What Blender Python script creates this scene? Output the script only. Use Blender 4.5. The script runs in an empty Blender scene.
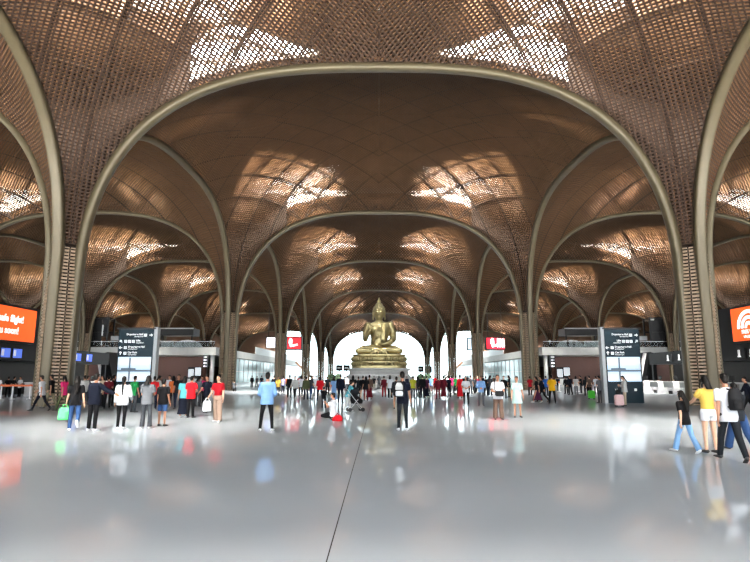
import bpy, bmesh, math, random
import numpy as np
from mathutils import Vector, Matrix
R = random.Random(7)
sc = bpy.context.scene
COL = sc.collection
PI = math.pi

# ------------------------------------------------------------------ camera
EYE = 1.6
PITCH = math.radians(9.6)
cam_d = bpy.data.cameras.new('camera')
cam_d.sensor_width = 36.0
cam_d.lens = 562 / 750 * 36.0
cam_d.shift_x = -4 / 750
cam_d.clip_end = 2000
cam = bpy.data.objects.new('camera', cam_d)
cam.location = (0, 0, EYE)
cam.rotation_euler = (PI / 2 + PITCH, 0, 0)
COL.objects.link(cam)
sc.camera = cam

# ------------------------------------------------------------------ sky and exposure
world = bpy.data.worlds.new('sky')
sc.world = world
world.use_nodes = True
wn = world.node_tree
wn.nodes.clear()
w_out = wn.nodes.new('ShaderNodeOutputWorld')
w_bg = wn.nodes.new('ShaderNodeBackground')
w_bg.inputs['Color'].default_value = (0.86, 0.94, 1.0, 1)
w_bg.inputs['Strength'].default_value = 12.0
wn.links.new(w_bg.outputs[0], w_out.inputs[0])
# overcast sky: about three and a half times as bright overhead as at the horizon
w_tc = wn.nodes.new('ShaderNodeTexCoord')
w_sep = wn.nodes.new('ShaderNodeSeparateXYZ')
w_map = wn.nodes.new('ShaderNodeMapRange')
w_map.inputs['From Min'].default_value = 0.25; w_map.inputs['From Max'].default_value = 1.0
w_map.inputs['To Min'].default_value = 10.5; w_map.inputs['To Max'].default_value = 42.0
wn.links.new(w_tc.outputs['Generated'], w_sep.inputs[0])
wn.links.new(w_sep.outputs['Z'], w_map.inputs['Value'])
wn.links.new(w_map.outputs[0], w_bg.inputs['Strength'])

def area_light(name, loc, rot, sx, sy, power, color=(1, 1, 1)):
    l = bpy.data.lights.new(name, 'AREA')
    l.shape = 'RECTANGLE'
    l.size, l.size_y = sx, sy
    l.energy = power
    l.color = color
    o = bpy.data.objects.new(name, l)
    o.location = loc
    o.rotation_euler = rot
    COL.objects.link(o)
    return o

def portal(name, loc, rot, sx, sy):
    o = area_light(name, loc, rot, sx, sy, 1.0)
    o.data.cycles.is_portal = True
    return o
portal('entrance_daylight', (0, -30, 11.5), (PI / 2, 0, 0), 144, 23)
portal('far_end_daylight', (0, 229, 10.7), (-PI / 2, 0, 0), 76, 21.4)

sun_d = bpy.data.lights.new('sun', 'SUN')
sun_d.energy = 620.0
sun_d.angle = math.radians(24)
sun_d.color = (1.0, 0.96, 0.90)
sun = bpy.data.objects.new('sun', sun_d)
sun.rotation_euler = (math.radians(48), 0, 0)
COL.objects.link(sun)

sc.view_settings.view_transform = 'Standard'
sc.view_settings.look = 'None'
sc.view_settings.gamma = 1
sc.view_settings.use_curve_mapping = False
sc.view_settings.exposure = -0.98
sc.cycles.max_bounces = 10
sc.cycles.diffuse_bounces = 6
sc.cycles.glossy_bounces = 5
sc.cycles.transmission_bounces = 6
sc.cycles.transparent_max_bounces = 16
sc.cycles.sample_clamp_indirect = 8
sc.cycles.use_denoising = True
sc.cycles.denoising_input_passes = 'RGB_ALBEDO_NORMAL'
sc.cycles.use_adaptive_sampling = False

# ------------------------------------------------------------------ helpers
def unproject(px, py, d):
    """the point at depth y = d that is seen at pixel (px, py)"""
    X = (px - 379) / 562; Y = (281 - py) / 562
    c, s = math.cos(PITCH), math.sin(PITCH)
    t = d / (c - Y * s)
    return Vector((X * t, d, EYE + (s + Y * c) * t))

def floor_x(px, d, z=0.8):
    return (px - 379) / 562 * (d * math.cos(PITCH) + (z - EYE) * math.sin(PITCH))

def mat(name, color, rough=0.6, metal=0.0, noise=0.08, nscale=8.0, spec=0.5, emit=None, estr=1.0, bump=0.0):
    m = bpy.data.materials.new(name)
    m.use_nodes = True
    nt = m.node_tree
    b = nt.nodes['Principled BSDF']
    b.inputs['Roughness'].default_value = rough
    b.inputs['Metallic'].default_value = metal
    b.inputs['Specular IOR Level'].default_value = spec
    tc = nt.nodes.new('ShaderNodeTexCoord')
    ns = nt.nodes.new('ShaderNodeTexNoise')
    ns.inputs['Scale'].default_value = nscale
    ns.inputs['Detail'].default_value = 3
    nt.links.new(tc.outputs['Object'], ns.inputs['Vector'])
    rp = nt.nodes.new('ShaderNodeValToRGB')
    c = Vector(color[:3])
    lo = c * (1 - noise); hi = c * (1 + noise)
    rp.color_ramp.elements[0].position = 0.3
    rp.color_ramp.elements[1].position = 0.7
    rp.color_ramp.elements[0].color = (*lo, 1)
    rp.color_ramp.elements[1].color = (*[min(1, v) for v in hi], 1)
    nt.links.new(ns.outputs['Fac'], rp.inputs['Fac'])
    nt.links.new(rp.outputs['Color'], b.inputs['Base Color'])
    if emit:
        b.inputs['Emission Color'].default_value = (*emit, 1)
        b.inputs['Emission Strength'].default_value = estr
    if bump:
        bp = nt.nodes.new('ShaderNodeBump')
        bp.inputs['Strength'].default_value = bump
        nt.links.new(ns.outputs['Fac'], bp.inputs['Height'])
        nt.links.new(bp.outputs['Normal'], b.inputs['Normal'])
    return m

def srgb(r, g, b):
    f = lambda v: (v / 255 / 12.92) if v / 255 <= 0.04045 else ((v / 255 + 0.055) / 1.055) ** 2.4
    return (f(r), f(g), f(b))

def link(name, me, m=None, parent=None, loc=None, rz=None):
    o = bpy.data.objects.new(name, me)
    COL.objects.link(o)
    if m is not None and len(me.materials) == 0:
        me.materials.append(m)
    if parent is not None:
        o.parent = parent
    if loc is not None:
        o.location = loc
    if rz is not None:
        o.rotation_euler = (0, 0, rz)
    return o

def np_mesh(name, verts, faces):
    """verts (n,3) array, faces (m,4) int array"""
    me = bpy.data.meshes.new(name)
    v = np.asarray(verts, dtype=np.float32); f = np.asarray(faces, dtype=np.int32)
    me.vertices.add(len(v)); me.vertices.foreach_set('co', v.ravel())
    k = f.shape[1]
    me.loops.add(f.size); me.loops.foreach_set('vertex_index', f.ravel())
    me.polygons.add(len(f))
    me.polygons.foreach_set('loop_start', np.arange(0, f.size, k, dtype=np.int32))
    me.polygons.foreach_set('loop_total', np.full(len(f), k, dtype=np.int32))
    me.update(calc_edges=True)
    return me

def bm_mesh(bm, name, smooth=False):
    bmesh.ops.recalc_face_normals(bm, faces=bm.faces)
    me = bpy.data.meshes.new(name)
    bm.to_mesh(me); bm.free()
    if smooth:
        me.polygons.foreach_set('use_smooth', [True] * len(me.polygons))
    return me

def add_box(bm, x0, x1, y0, y1, z0, z1, bevel=0.0):
    M = Matrix.Translation(((x0 + x1) / 2, (y0 + y1) / 2, (z0 + z1) / 2)) @ Matrix.Diagonal((abs(x1 - x0), abs(y1 - y0), abs(z1 - z0), 1))
    r = bmesh.ops.create_cube(bm, size=1, matrix=M)
    if bevel:
        es = list({e for v in r['verts'] for e in v.link_edges})
        bmesh.ops.bevel(bm, geom=es, offset=bevel, segments=2, affect='EDGES')

def add_bar(bm, a, b, w, h=None, up=(0, 0, 1)):
    """rectangular bar from a to b"""
    a = Vector(a); b = Vector(b); h = h or w
    d = (b - a)
    L = d.length
    d.normalize()
    u = Vector(up)
    if abs(u.dot(d)) > 0.99: u = Vector((1, 0, 0))
    s = d.cross(u).normalized(); t = s.cross(d)
    M = Matrix(((s.x * w, d.x * L, t.x * h, (a.x + b.x) / 2), (s.y * w, d.y * L, t.y * h, (a.y + b.y) / 2), (s.z * w, d.z * L, t.z * h, (a.z + b.z) / 2), (0, 0, 0, 1)))
    bmesh.ops.create_cube(bm, size=1, matrix=M)

def add_cone(bm, a, b, r0, r1, seg=12):
    a = Vector(a); b = Vector(b); d = b - a
    q = Vector((0, 0, 1)).rotation_difference(d.normalized())
    M = Matrix.Translation((a + b) / 2) @ q.to_matrix().to_4x4()
    bmesh.ops.create_cone(bm, cap_ends=True, segments=seg, radius1=r0, radius2=r1, depth=d.length, matrix=M)

def add_ell(bm, c, r, seg=16, rot=None):
    r = (r, r, r) if isinstance(r, (int, float)) else r
    M = Matrix.Translation(c) @ (rot.to_4x4() if rot else Matrix()) @ Matrix.Diagonal((*r, 1))
    bmesh.ops.create_uvsphere(bm, u_segments=seg, v_segments=max(6, seg * 2 // 3), radius=1, matrix=M)

def box_mesh(name, *dims, bevel=0.0):
    bm = bmesh.new(); add_box(bm, *dims, bevel=bevel)
    return bm_mesh(bm, name)

def empty(name, loc=(0, 0, 0), rz=0.0, label=None, cat=None, group=None, kind=None):
    o = bpy.data.objects.new(name, None)
    o.empty_display_size = 0.3
    COL.objects.link(o)
    o.location = loc; o.rotation_euler = (0, 0, rz)
    return tag(o, label, cat, group, kind)

def tag(o, label=None, cat=None, group=None, kind=None):
    if label: o['label'] = label
    if cat: o['category'] = cat
    if group: o['group'] = group
    if kind: o['kind'] = kind
    return o

def structure(name, me, m=None, label=None):
    o = link(name, me, m)
    o['kind'] = 'structure'
    if label: o['label'] = label
    return o

# ------------------------------------------------------------------ materials of the hall
# bronze in two tones: shade painted on room faces, skylight glow on hole sides
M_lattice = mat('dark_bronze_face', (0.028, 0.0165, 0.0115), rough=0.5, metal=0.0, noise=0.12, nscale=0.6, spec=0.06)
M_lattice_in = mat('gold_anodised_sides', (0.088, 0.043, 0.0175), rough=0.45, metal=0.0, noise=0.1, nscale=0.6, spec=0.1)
M_panel = mat("bronze_panel", (0.42, 0.30, 0.20), rough=0.45, noise=0.1)
M_frame = mat('dark_frame', (0.016, 0.011, 0.008), rough=0.7, spec=0.05)
M_rib = mat('bronze_rib', (0.088, 0.068, 0.036), rough=0.45, metal=0.25, noise=0.06, nscale=1.5)
M_roof = mat('roof_inside', (0.05, 0.036, 0.026), rough=0.8, nscale=0.5)
M_truss = mat('truss_steel', (0.25, 0.22, 0.19), rough=0.5)
M_wall = mat('wall_brown', (0.16, 0.085, 0.05), rough=0.6, nscale=1.0)
M_concrete = mat('pale_fascia', (0.50, 0.50, 0.47), rough=0.5, nscale=1.0)
M_black = mat('black_panel', (0.006, 0.006, 0.007), rough=0.35, spec=0.2)
M_white = mat('white_paint', (0.78, 0.78, 0.77), rough=0.4)
M_steel = mat('brushed_steel', (0.62, 0.63, 0.64), rough=0.3, metal=0.7)
M_stone = mat('pale_stone', (0.62, 0.61, 0.58), rough=0.6, nscale=3)

def glass_mat(name, tint, mixg=0.12, rough=0.02):
    m = bpy.data.materials.new(name); m.use_nodes = True
    nt = m.node_tree; nt.nodes.clear()
    out = nt.nodes.new('ShaderNodeOutputMaterial'); mx = nt.nodes.new('ShaderNodeMixShader')
    tr = nt.nodes.new('ShaderNodeBsdfTransparent'); gl = nt.nodes.new('ShaderNodeBsdfGlossy')
    tr.inputs[0].default_value = (*tint, 1); gl.inputs['Roughness'].default_value = rough
    mx.inputs[0].default_value = mixg
    nt.links.new(tr.outputs[0], mx.inputs[1]); nt.links.new(gl.outputs[0], mx.inputs[2]); nt.links.new(mx.outputs[0], out.inputs[0])
    return m
M_glass = glass_mat('clear_glass', (0.93, 0.97, 0.96), 0.03)

def floor_mat():
    """polished terrazzo: a diffuse body under a clear gloss whose share follows the angle of view"""
    m = bpy.data.materials.new('polished_terrazzo'); m.use_nodes = True
    nt = m.node_tree; nt.nodes.clear(); N = nt.nodes.new; L = nt.links.new
    out = N('ShaderNodeOutputMaterial'); mx = N('ShaderNodeMixShader'); df = N('ShaderNodeBsdfDiffuse'); gl = N('ShaderNodeBsdfGlossy')
    tc = N('ShaderNodeTexCoord')
    n1 = N('ShaderNodeTexNoise'); n1.inputs['Scale'].default_value = 0.35; n1.inputs['Detail'].default_value = 4
    L(tc.outputs['Object'], n1.inputs['Vector'])
    r1 = N('ShaderNodeValToRGB')
    r1.color_ramp.elements[0].position = 0.3; r1.color_ramp.elements[1].position = 0.7
    r1.color_ramp.elements[0].color = (0.51, 0.55, 0.58, 1); r1.color_ramp.elements[1].color = (0.55, 0.59, 0.62, 1)
    L(n1.outputs['Fac'], r1.inputs['Fac']); L(r1.outputs['Color'], df.inputs['Color'])
    rr = N('ShaderNodeMapRange'); rr.inputs['To Min'].default_value = 0.03; rr.inputs['To Max'].default_value = 0.06
    L(n1.outputs['Fac'], rr.inputs['Value']); L(rr.outputs[0], gl.inputs['Roughness'])
    fr = N('ShaderNodeFresnel'); fr.inputs['IOR'].default_value = 1.55
    mn = N('ShaderNodeMath'); mn.operation = 'MINIMUM'; mn.inputs[1].default_value = 0.58
    L(fr.outputs[0], mn.inputs[0]); L(mn.outputs[0], mx.inputs[0])
    L(df.outputs[0], mx.inputs[1]); L(gl.outputs[0], mx.inputs[2]); L(mx.outputs[0], out.inputs[0])
    return m
M_floor = floor_mat()

# ------------------------------------------------------------------ floor: two slabs, the open joint between them is the dark line
W = 36.0; H2 = 18.0; Y1 = 31.6; Y_END = 229.6
JX = -0.46
structure('floor', box_mesh('floor_slab', JX + 0.006, 112, -45, 262, -0.3, 0.0), M_floor)
structure('floor.001', box_mesh('floor_slab', -112, JX - 0.006, -45, 262, -0.3, 0.0), M_floor)
structure('floor_joint', box_mesh('floor_joint', JX - 0.006, JX + 0.006, -45, 262, -0.3, -0.004), M_frame)

# ------------------------------------------------------------------ the vault
RN, RM, RC = 2.83, 2.6, 6.0
R_N = 17.1 ** RN + 18.0 ** RN
RH = (20.04 - RC) / (17.1 ** RN / R_N) ** (1 / RM)
ROWS = [Y1 + 36 * i for i in range(-1, 6)]
GX = np.array(ROWS + [Y_END + 18]); GV = np.array([0.9, 1.0, 1.11, 1.20, 1.20, 1.07, 0.88, 0.78])
def gfac(y): return np.interp(y, GX, GV)

def surf_z(u, v, yc, sy):
    """height of the vault at plan offset (u, v) from the axis of the column in row yc, on its +-y side"""
    a = np.clip(18 - u, 0, 18); b = np.clip(18 - v, 0, 18)
    F = (a ** RN + b ** RN) / R_N
    z = RH * np.clip(1 - F, 0, 1) ** (1 / RM)
    return RC + z * gfac(yc + sy * v)

S2 = math.sqrt(2)
def diag_profile():
    e_first = (18 - (R_N / 2) ** (1 / RN)) * S2
    e = e_first + (25.4558 - e_first) * np.linspace(0, 1, 4000) ** 3
    a = 18 - e / S2
    F = 2 * np.clip(a, 0, None) ** RN / R_N
    ok = F <= 1.0001
    e = e[ok]; z = RC + RH * np.clip(1 - F[ok], 0, 1) ** (1 / RM)
    s = np.concatenate([[0], np.cumsum(np.hypot(np.diff(e), np.diff(z)))])
    return s, e, z
DS, DE, DZ = diag_profile()
E0 = DE[0]

def e_level(e0, p):
    """the diagonal coordinate at offset p on the level curve through (e0, 0)"""
    target = 2 * np.clip(18 - e0 / S2, 0, None) ** RN
    lo = np.zeros_like(p); hi = np.full_like(p, 25.4)
    for _ in range(40):
        mid = (lo + hi) / 2
        a = np.clip(18 - (mid + p) / S2, 0, None); b = np.clip(18 - (mid - p) / S2, 0, None)
        big = a ** RN + b ** RN > target
        lo = np.where(big, mid, lo); hi = np.where(big, hi, mid)
    return (lo + hi) / 2

def plan_e(e0, p):
    """rows: level near the trunk, square to the diagonal higher up"""
    t = np.clip((e0 - 1.2) / 5.0, 0, 1); t = t * t * (3 - 2 * t)
    return (1 - t) * e_level(e0, p) + t * e0

P_SEAM = 3.0
S_SEAM = 3.3
S_CUT = 3.0          # above this arc length the lattice belongs to the ceiling, below it to the column

def lattice(yc, sx, sy, pitch, trunk, pw=None):
    """perforated bronze skin of one quarter of a tree column, around the axis of its column"""
    if trunk:
        zs = np.arange(0.05, RC, 0.185)
        s_up = np.arange(0.0, S_CUT, 0.2)
        pe = np.array([-0.66, -0.035, 0.035, 0.66])
        rows_e = np.concatenate([np.full(len(zs), E0), np.interp(s_up, DS, DE)])
        rows_z = np.concatenate([zs, np.full(len(s_up), -1.0)])
        # the panels widen as the trunk opens
        half = np.concatenate([np.full(len(zs), E0 - 0.03), np.interp(s_up, DS, DE) - 0.03])
        bulge = np.concatenate([np.full(len(zs), 0.25), 0.25 * np.clip(1 - s_up / S_CUT, 0, 1)])
        mid_ = np.full_like(half, 0.035)
        P = np.stack([-half, -0.7 * half, -mid_, mid_, 0.7 * half, half], 1)
        depth, tb, tp = 0.12, 0.52, 0.02
    else:
        ns = int(round(S_SEAM / pitch)); npn = int(round(P_SEAM / (pw or pitch)))
        smax = DS[-1] + 6
        s_up = np.arange(S_CUT, smax, S_SEAM / ns)
        e_of = lambda s: np.where(s <= DS[-1], np.interp(s, DS, DE), DE[-1] + (s - DS[-1]))
        rows_e = e_of(s_up); rows_z = np.full(len(s_up), -1.0)
        pv = np.arange(-13.5, 13.5001, P_SEAM / npn)
        P = np.repeat(pv[None], len(s_up), 0)
        depth, tb, tp = (pitch * 1.1, 0.3, 0.3) if trunk is None else (pitch * 0.85, 0.44, 0.36) if pitch < 0.22 else (pitch * 0.72, 0.26, 0.26)
    e0 = np.repeat(rows_e[:, None], P.shape[1], 1)
    E = plan_e(e0, P)
    E_flat = E
    if trunk:
        E = E + bulge[:, None] * (1 - (P / half[:, None]) ** 4)
    u = (E + P) / S2; v = (E - P) / S2
    uc, vc = np.clip(u, 0.02, 18), np.clip(v, 0.02, 18)
    Z = np.where(rows_z[:, None] > 0, rows_z[:, None], surf_z(np.clip((E_flat + P) / S2, 0.02, 18), np.clip((E_flat - P) / S2, 0.02, 18), yc, sy))
    G = np.stack([uc, vc, Z], -1)
    a, b, c, d = G[:-1, :-1], G[:-1, 1:], G[1:, 1:], G[1:, :-1]
    cu = (u[:-1, :-1] + u[:-1, 1:] + u[1:, 1:] + u[1:, :-1]) / 4; cv = (v[:-1, :-1] + v[:-1, 1:] + v[1:, 1:] + v[1:, :-1]) / 4
    m = pitch * 0.5 if not trunk else 0.02
    ok = (cu > m) & (cv > m) & (cu < 18 + m) & (cv < 18 + m)
    if trunk:
        ok[:, 2] = False
    a, b, c, d = a[ok], b[ok], c[ok], d[ok]
    n = np.cross(b - a, d - a); n /= np.maximum(np.linalg.norm(n, axis=1, keepdims=True), 1e-9)
    # away from the room: up, and towards the column axis
    flip = (n[:, 2] * 1.0 - (n[:, 0] + n[:, 1]) * 0.7) < 0
    n[flip] *= -1
    def bil(i, j):
        return (a * (1 - j) + b * j) * (1 - i) + (d * (1 - j) + c * j) * i
    i0, i1, j0, j1 = tb / 2, 1 - tb / 2, tp / 2, 1 - tp / 2
    inner = [bil(i0, j0), bil(i0, j1), bil(i1, j1), bil(i1, j0)]
    top = [q + n * depth for q in inner]
    V = np.stack([a, b, c, d] + inner + top, 1)          # (k,12,3)
    k = len(V)
    base = (np.arange(k) * 12)[:, None, None]
    fc = np.array([[0, 1, 5, 4], [1, 2, 6, 5], [2, 3, 7, 6], [3, 0, 4, 7], [4, 5, 9, 8], [5, 6, 10, 9], [6, 7, 11, 10], [7, 4, 8, 11]])
    F = (base + fc[None]).reshape(-1, 4)
    V = V.reshape(-1, 3) * np.array([sx, sy, 1.0])
    return V, F

def seam_bars(yc, sx, sy):
    """dark carrier frames behind the skin, along the panel seams"""
    Vs, Fs, off = [], [], 0
    def strip(u, v, w):
        nonlocal off
        keep = (u > 0.05) & (v > 0.05) & (u < 18.02) & (v < 18.02)
        u, v = u[keep], v[keep]
        if len(u) < 3: return
        uc, vc = np.clip(u, 0.05, 18), np.clip(v, 0.05, 18)
        z = surf_z(uc, vc, yc, sy)
        q = np.stack([uc, vc, z], 1)
        t = np.gradient(q, axis=0); t /= np.linalg.norm(t, axis=1, keepdims=True)
        e = 0.05
        zu = (surf_z(uc + e, vc, yc, sy) - surf_z(uc - e, vc, yc, sy)) / (2 * e); zv = (surf_z(uc, vc + e, yc, sy) - surf_z(uc, vc - e, yc, sy)) / (2 * e)
        n = np.stack([-zu, -zv, np.ones_like(zu)], 1); n /= np.linalg.norm(n, axis=1, keepdims=True)
        s = np.cross(t, n); s /= np.linalg.norm(s, axis=1, keepdims=True)
        lo = q + n * 0.03; hi = q + n * 0.34
        ring = np.stack([lo - s * w, lo + s * w, hi + s * w, hi - s * w], 1)
        k = len(ring)
        Vs.append(ring.reshape(-1, 3))
        i = np.arange(k - 1)[:, None] * 4
        for x in range(4):
            y = (x + 1) % 4
            Fs.append(np.concatenate([i + x, i + y, i + 4 + y, i + 4 + x], 1) + off)
        off += k * 4
    smax = DS[-1] + 6
    e_of = lambda s: np.where(s <= DS[-1], np.interp(s, DS, DE), DE[-1] + (s - DS[-1]))
    ss = np.arange(S_CUT, smax, 0.35)
    for p in np.arange(-12, 12.1, P_SEAM):
        e = plan_e(e_of(ss), np.full_like(ss, p))
        strip((e + p) / S2, (e - p) / S2, 0.04)
    pp = np.arange(-13.5, 13.51, 0.3)
    for s in np.arange(S_CUT, smax, S_SEAM):
        e = plan_e(np.full_like(pp, float(e_of(np.array(s)))), pp)
        strip((e + pp) / S2, (e - pp) / S2, 0.04)
    V = np.concatenate(Vs) * np.array([sx, sy, 1.0])
    return V, np.concatenate(Fs)

SKY_E1, SKY_P = 13.6, 6.2
def roof_cover(yc, sx, sy):
    SKY_E0 = 5.8 if yc == Y1 and sy < 0 else 5.2
    """solid roof over one quarter, with the skylight opening left out"""
    es = np.concatenate([np.linspace(0, SKY_E0, 8), np.linspace(SKY_E0, SKY_E1, 5)[1:], np.linspace(SKY_E1, 25.456, 7)[1:]])
    ps = np.concatenate([np.linspace(-12.73, -SKY_P, 5), np.linspace(-SKY_P, SKY_P, 9)[1:], np.linspace(SKY_P, 12.73, 5)[1:]])
    E, P = np.meshgrid(es, ps, indexing='ij')
    u = np.clip((E + P) / S2, 0, 18); v = np.clip((E - P) / S2, 0, 18)
    # keep the grid inside the square without folding
    ze = surf_z(np.maximum(u, 4.5), np.maximum(v, 4.5), yc, sy)
    z = ze + 0.9
    G = np.stack([u, v, z], -1)
    hole = np.zeros((len(es) - 1, len(ps) - 1), bool)
    em = (es[:-1] + es[1:]) / 2; pm = (ps[:-1] + ps[1:]) / 2
    hole = (em[:, None] > SKY_E0) & (em[:, None] < SKY_E1) & (np.abs(pm)[None] < SKY_P)
    a, b, c, d = [g[~hole] for g in (G[:-1, :-1], G[:-1, 1:], G[1:, 1:], G[1:, :-1])]
    k = len(a)
    top = np.array([0, 0, 0.35])
    V = np.concatenate([np.stack([a, b, c, d], 1).reshape(-1, 3), np.stack([a + top, b + top, c + top, d + top], 1).reshape(-1, 3)])
    F = np.concatenate([np.arange(k * 4).reshape(-1, 4), np.arange(k * 4, k * 8).reshape(-1, 4)[:, ::-1]])
    return V * np.array([sx, sy, 1.0]), F

def truss_mesh(yc, sx, sy):
    SKY_E0 = 5.8 if yc == Y1 and sy < 0 else 5.2
    """glazing bars in the skylight and the space truss under it"""
    bm = bmesh.new()
    def pt(e, p, dz):
        u = min(18, max(0, (e + p) / S2)); v = min(18, max(0, (e - p) / S2))
        z = float(surf_z(np.array(max(u, 4.5)), np.array(max(v, 4.5)), yc, sy))
        return Vector((u * sx, v * sy, z + dz))
    for p in np.linspace(-SKY_P, SKY_P, 7):
        for e in np.linspace(SKY_E0, SKY_E1, 4)[:-1]:
            add_bar(bm, pt(e, p, 0.95), pt(e + (SKY_E1 - SKY_E0) / 3, p, 0.95), 0.12, 0.2)
    for e in np.linspace(SKY_E0, SKY_E1, 4):
        for p in np.linspace(-SKY_P, SKY_P, 5)[:-1]:
            add_bar(bm, pt(e, p, 0.95), pt(e, p + SKY_P / 2, 0.95), 0.12, 0.2)
    es = np.linspace(5.0, 15.0, 6); ps = np.linspace(-5.5, 5.5, 5)
    for i in range(len(es) - 1):
        for j in range(len(ps)):
            A = pt(es[i], ps[j], 0.35); B = pt(es[i + 1], ps[j], 0.35)
            add_bar(bm, A, B, 0.16)
            em = (es[i] + es[i + 1]) / 2
            if j < len(ps) - 1:
                T = pt(em, (ps[j] + ps[j + 1]) / 2, 0.85)
                for (ee, qq) in ((es[i], ps[j]), (es[i + 1], ps[j]), (es[i], ps[j + 1]), (es[i + 1], ps[j + 1])):
                    add_bar(bm, pt(ee, qq, 0.35), T, 0.09)
    return bm_mesh(bm, 'truss')

def rib_mesh(yc, axis, sgn, yrow_side):
    """one arched rib: from the floor up the trunk and out to the middle of the span"""
    a = np.concatenate([np.linspace(17.1, 16.2, 14), np.linspace(16.2, 12, 16)[1:], np.linspace(12, 0, 22)[1:]])
    F = (a / 17.1) ** RN
    z0 = RH * (17.1 ** RN / R_N) ** (1 / RM) * np.clip(1 - F, 0, 1) ** (1 / RM)
    r = 18 - a
    if axis == 0:
        g = gfac(yc) * np.ones_like(r)
    else:
        g = gfac(yc + sgn * r)
    pts = np.stack([r, RC + z0 * g], 1)
    low = np.stack([np.full(7, 0.9), np.linspace(0, RC, 8)[:-1]], 1)
    pts = np.concatenate([low, pts])
    t = np.gradient(pts, axis=0); t /= np.linalg.norm(t, axis=1, keepdims=True)
    n = np.stack([t[:, 1], -t[:, 0]], 1)          # towards the room, below the arch
    # section: (sideways, towards the room)
    sec = [(-0.30, -0.30), (-0.30, 0.0), (-0.25, 0.09), (-0.12, 0.12), (0.12, 0.12), (0.25, 0.09), (0.30, 0.0), (0.30, -0.30)]
    V = []
    for q, nn in zip(pts, n):
        for (sd, dn) in sec:
            rr, zz = q + nn * dn
            V.append((sgn * rr, sd, zz) if axis == 0 else (sd, sgn * rr, zz))
    k = len(sec); F4 = []
    for i in range(len(pts) - 1):
        for j in range(k):
            F4.append((i * k + j, i * k + (j + 1) % k, (i + 1) * k + (j + 1) % k, (i + 1) * k + j))
    me = np_mesh('rib', V, F4)
    me.polygons.foreach_set('use_smooth', [True] * len(me.polygons))
    return me

PITCHES = [0.6, 0.206, 0.26, 0.36, 0.5, 0.66, 0.82]
COLS = {0: [-54, -18, 18, 54], 1: [-54, -18, 18, 54], 2: [-90, -54, -18, 18, 54, 90], 3: [-90, -54, -18, 18, 54, 90], 4: [-126, -90, -54, -18, 18, 54, 90, 126],
        5: [-126, -90, -54, -18, 18, 54, 90, 126], 6: [-126, -90, -54, -18, 18, 54, 90, 126]}
ORD = ['first', 'second', 'third', 'fourth', 'fifth', 'sixth']
ROWWORD = ['at the entrance behind the camera', 'in the nearest row', 'in the second row', 'in the third row', 'in the fourth row', 'in the fifth row', 'in the last row']
def merge(parts):
    Vs, Fs, off = [], [], 0
    for V, F in parts:
        Vs.append(V); Fs.append(F + off); off += len(V)
    return np.concatenate(Vs), np.concatenate(Fs)
QUADS = [(1, 1), (-1, 1), (1, -1), (-1, -1)]
for ri, yc in enumerate(ROWS):
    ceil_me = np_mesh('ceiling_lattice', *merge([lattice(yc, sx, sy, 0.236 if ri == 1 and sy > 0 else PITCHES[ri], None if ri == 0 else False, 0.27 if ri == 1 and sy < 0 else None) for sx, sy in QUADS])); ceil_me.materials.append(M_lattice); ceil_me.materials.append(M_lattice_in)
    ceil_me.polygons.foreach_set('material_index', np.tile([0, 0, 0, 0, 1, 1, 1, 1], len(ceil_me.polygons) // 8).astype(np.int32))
    seam_me = np_mesh('ceiling_frames', *merge([seam_bars(yc, sx, sy) for sx, sy in QUADS])); seam_me.materials.append(M_frame)
    roof_me = np_mesh('roof', *merge([roof_cover(yc, sx, sy) for sx, sy in QUADS])); roof_me.materials.append(M_roof)
    tr = [truss_mesh(yc, sx, sy) for sx, sy in QUADS]
    trunk_me = [np_mesh('lattice_panel', *lattice(yc, sx, sy, 0.25, True)) for sx, sy in QUADS]
    for t in trunk_me: t.materials.append(M_panel)
    ribs = [rib_mesh(yc, ax, sg, None) for ax in (0, 1) for sg in (1, -1)]
    for t in ribs: t.materials.append(M_rib)
    for t in tr: t.materials.append(M_truss)
    for cx in COLS[ri]:
        side = 'left' if cx < 0 else 'right'
        place = {18: 'beside the central aisle', 54: 'one bay further out', 90: 'two bays out from the aisle', 126: 'by the side wall'}[abs(cx)]
        if ri == 0 or abs(cx) >= 90 or (ri == 1 and abs(cx) > 18):            # behind the camera, or lost behind the side halls
            c = empty('column', (cx, yc, 0), kind='structure')
        else:
            c = empty('tree_column', (cx, yc, 0), 0, 'bronze slatted tree column %s, %s on the %s' % (ROWWORD[ri], place, side), 'column', 'bronze tree columns', 'thing')
        for me in trunk_me: link('lattice_panel', me, parent=c)
        for me in ribs: link('rib', me, parent=c)
        for nm, me in (('ceiling', ceil_me), ('ceiling_frame', seam_me), ('roof', roof_me)):
            structure(nm, me).location = (cx, yc, 0)
        for me in tr:
            structure('roof_truss', me).location = (cx, yc, 0)

# dark sheets added beside the columns to block skylight between the bays
def light_block_mesh(yc):
    us = np.linspace(0.0, 6.5, 14)
    z0 = surf_z(us, np.zeros_like(us), yc, 1); z1 = np.full_like(us, float(surf_z(np.array(9.0), np.array(4.5), yc, 1)) + 1.0)
    V, F = [], []
    for sx in (1, -1):
        for y in (-0.06, 0.06):
            b = len(V)
            for u, a, c in zip(us, z0, z1): V += [(sx * u, y, a - 0.02), (sx * u, y, max(a, c))]
            for i in range(len(us) - 1): F.append((b + 2 * i, b + 2 * i + 1, b + 2 * i + 3, b + 2 * i + 2))
    return np_mesh('spandrel', V, F)
for ri, yc in enumerate(ROWS):
    me = light_block_mesh(yc); me.materials.append(M_frame)
    for cx in COLS[ri]: structure('wall_infill', me).location = (cx, yc, 0)

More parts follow.
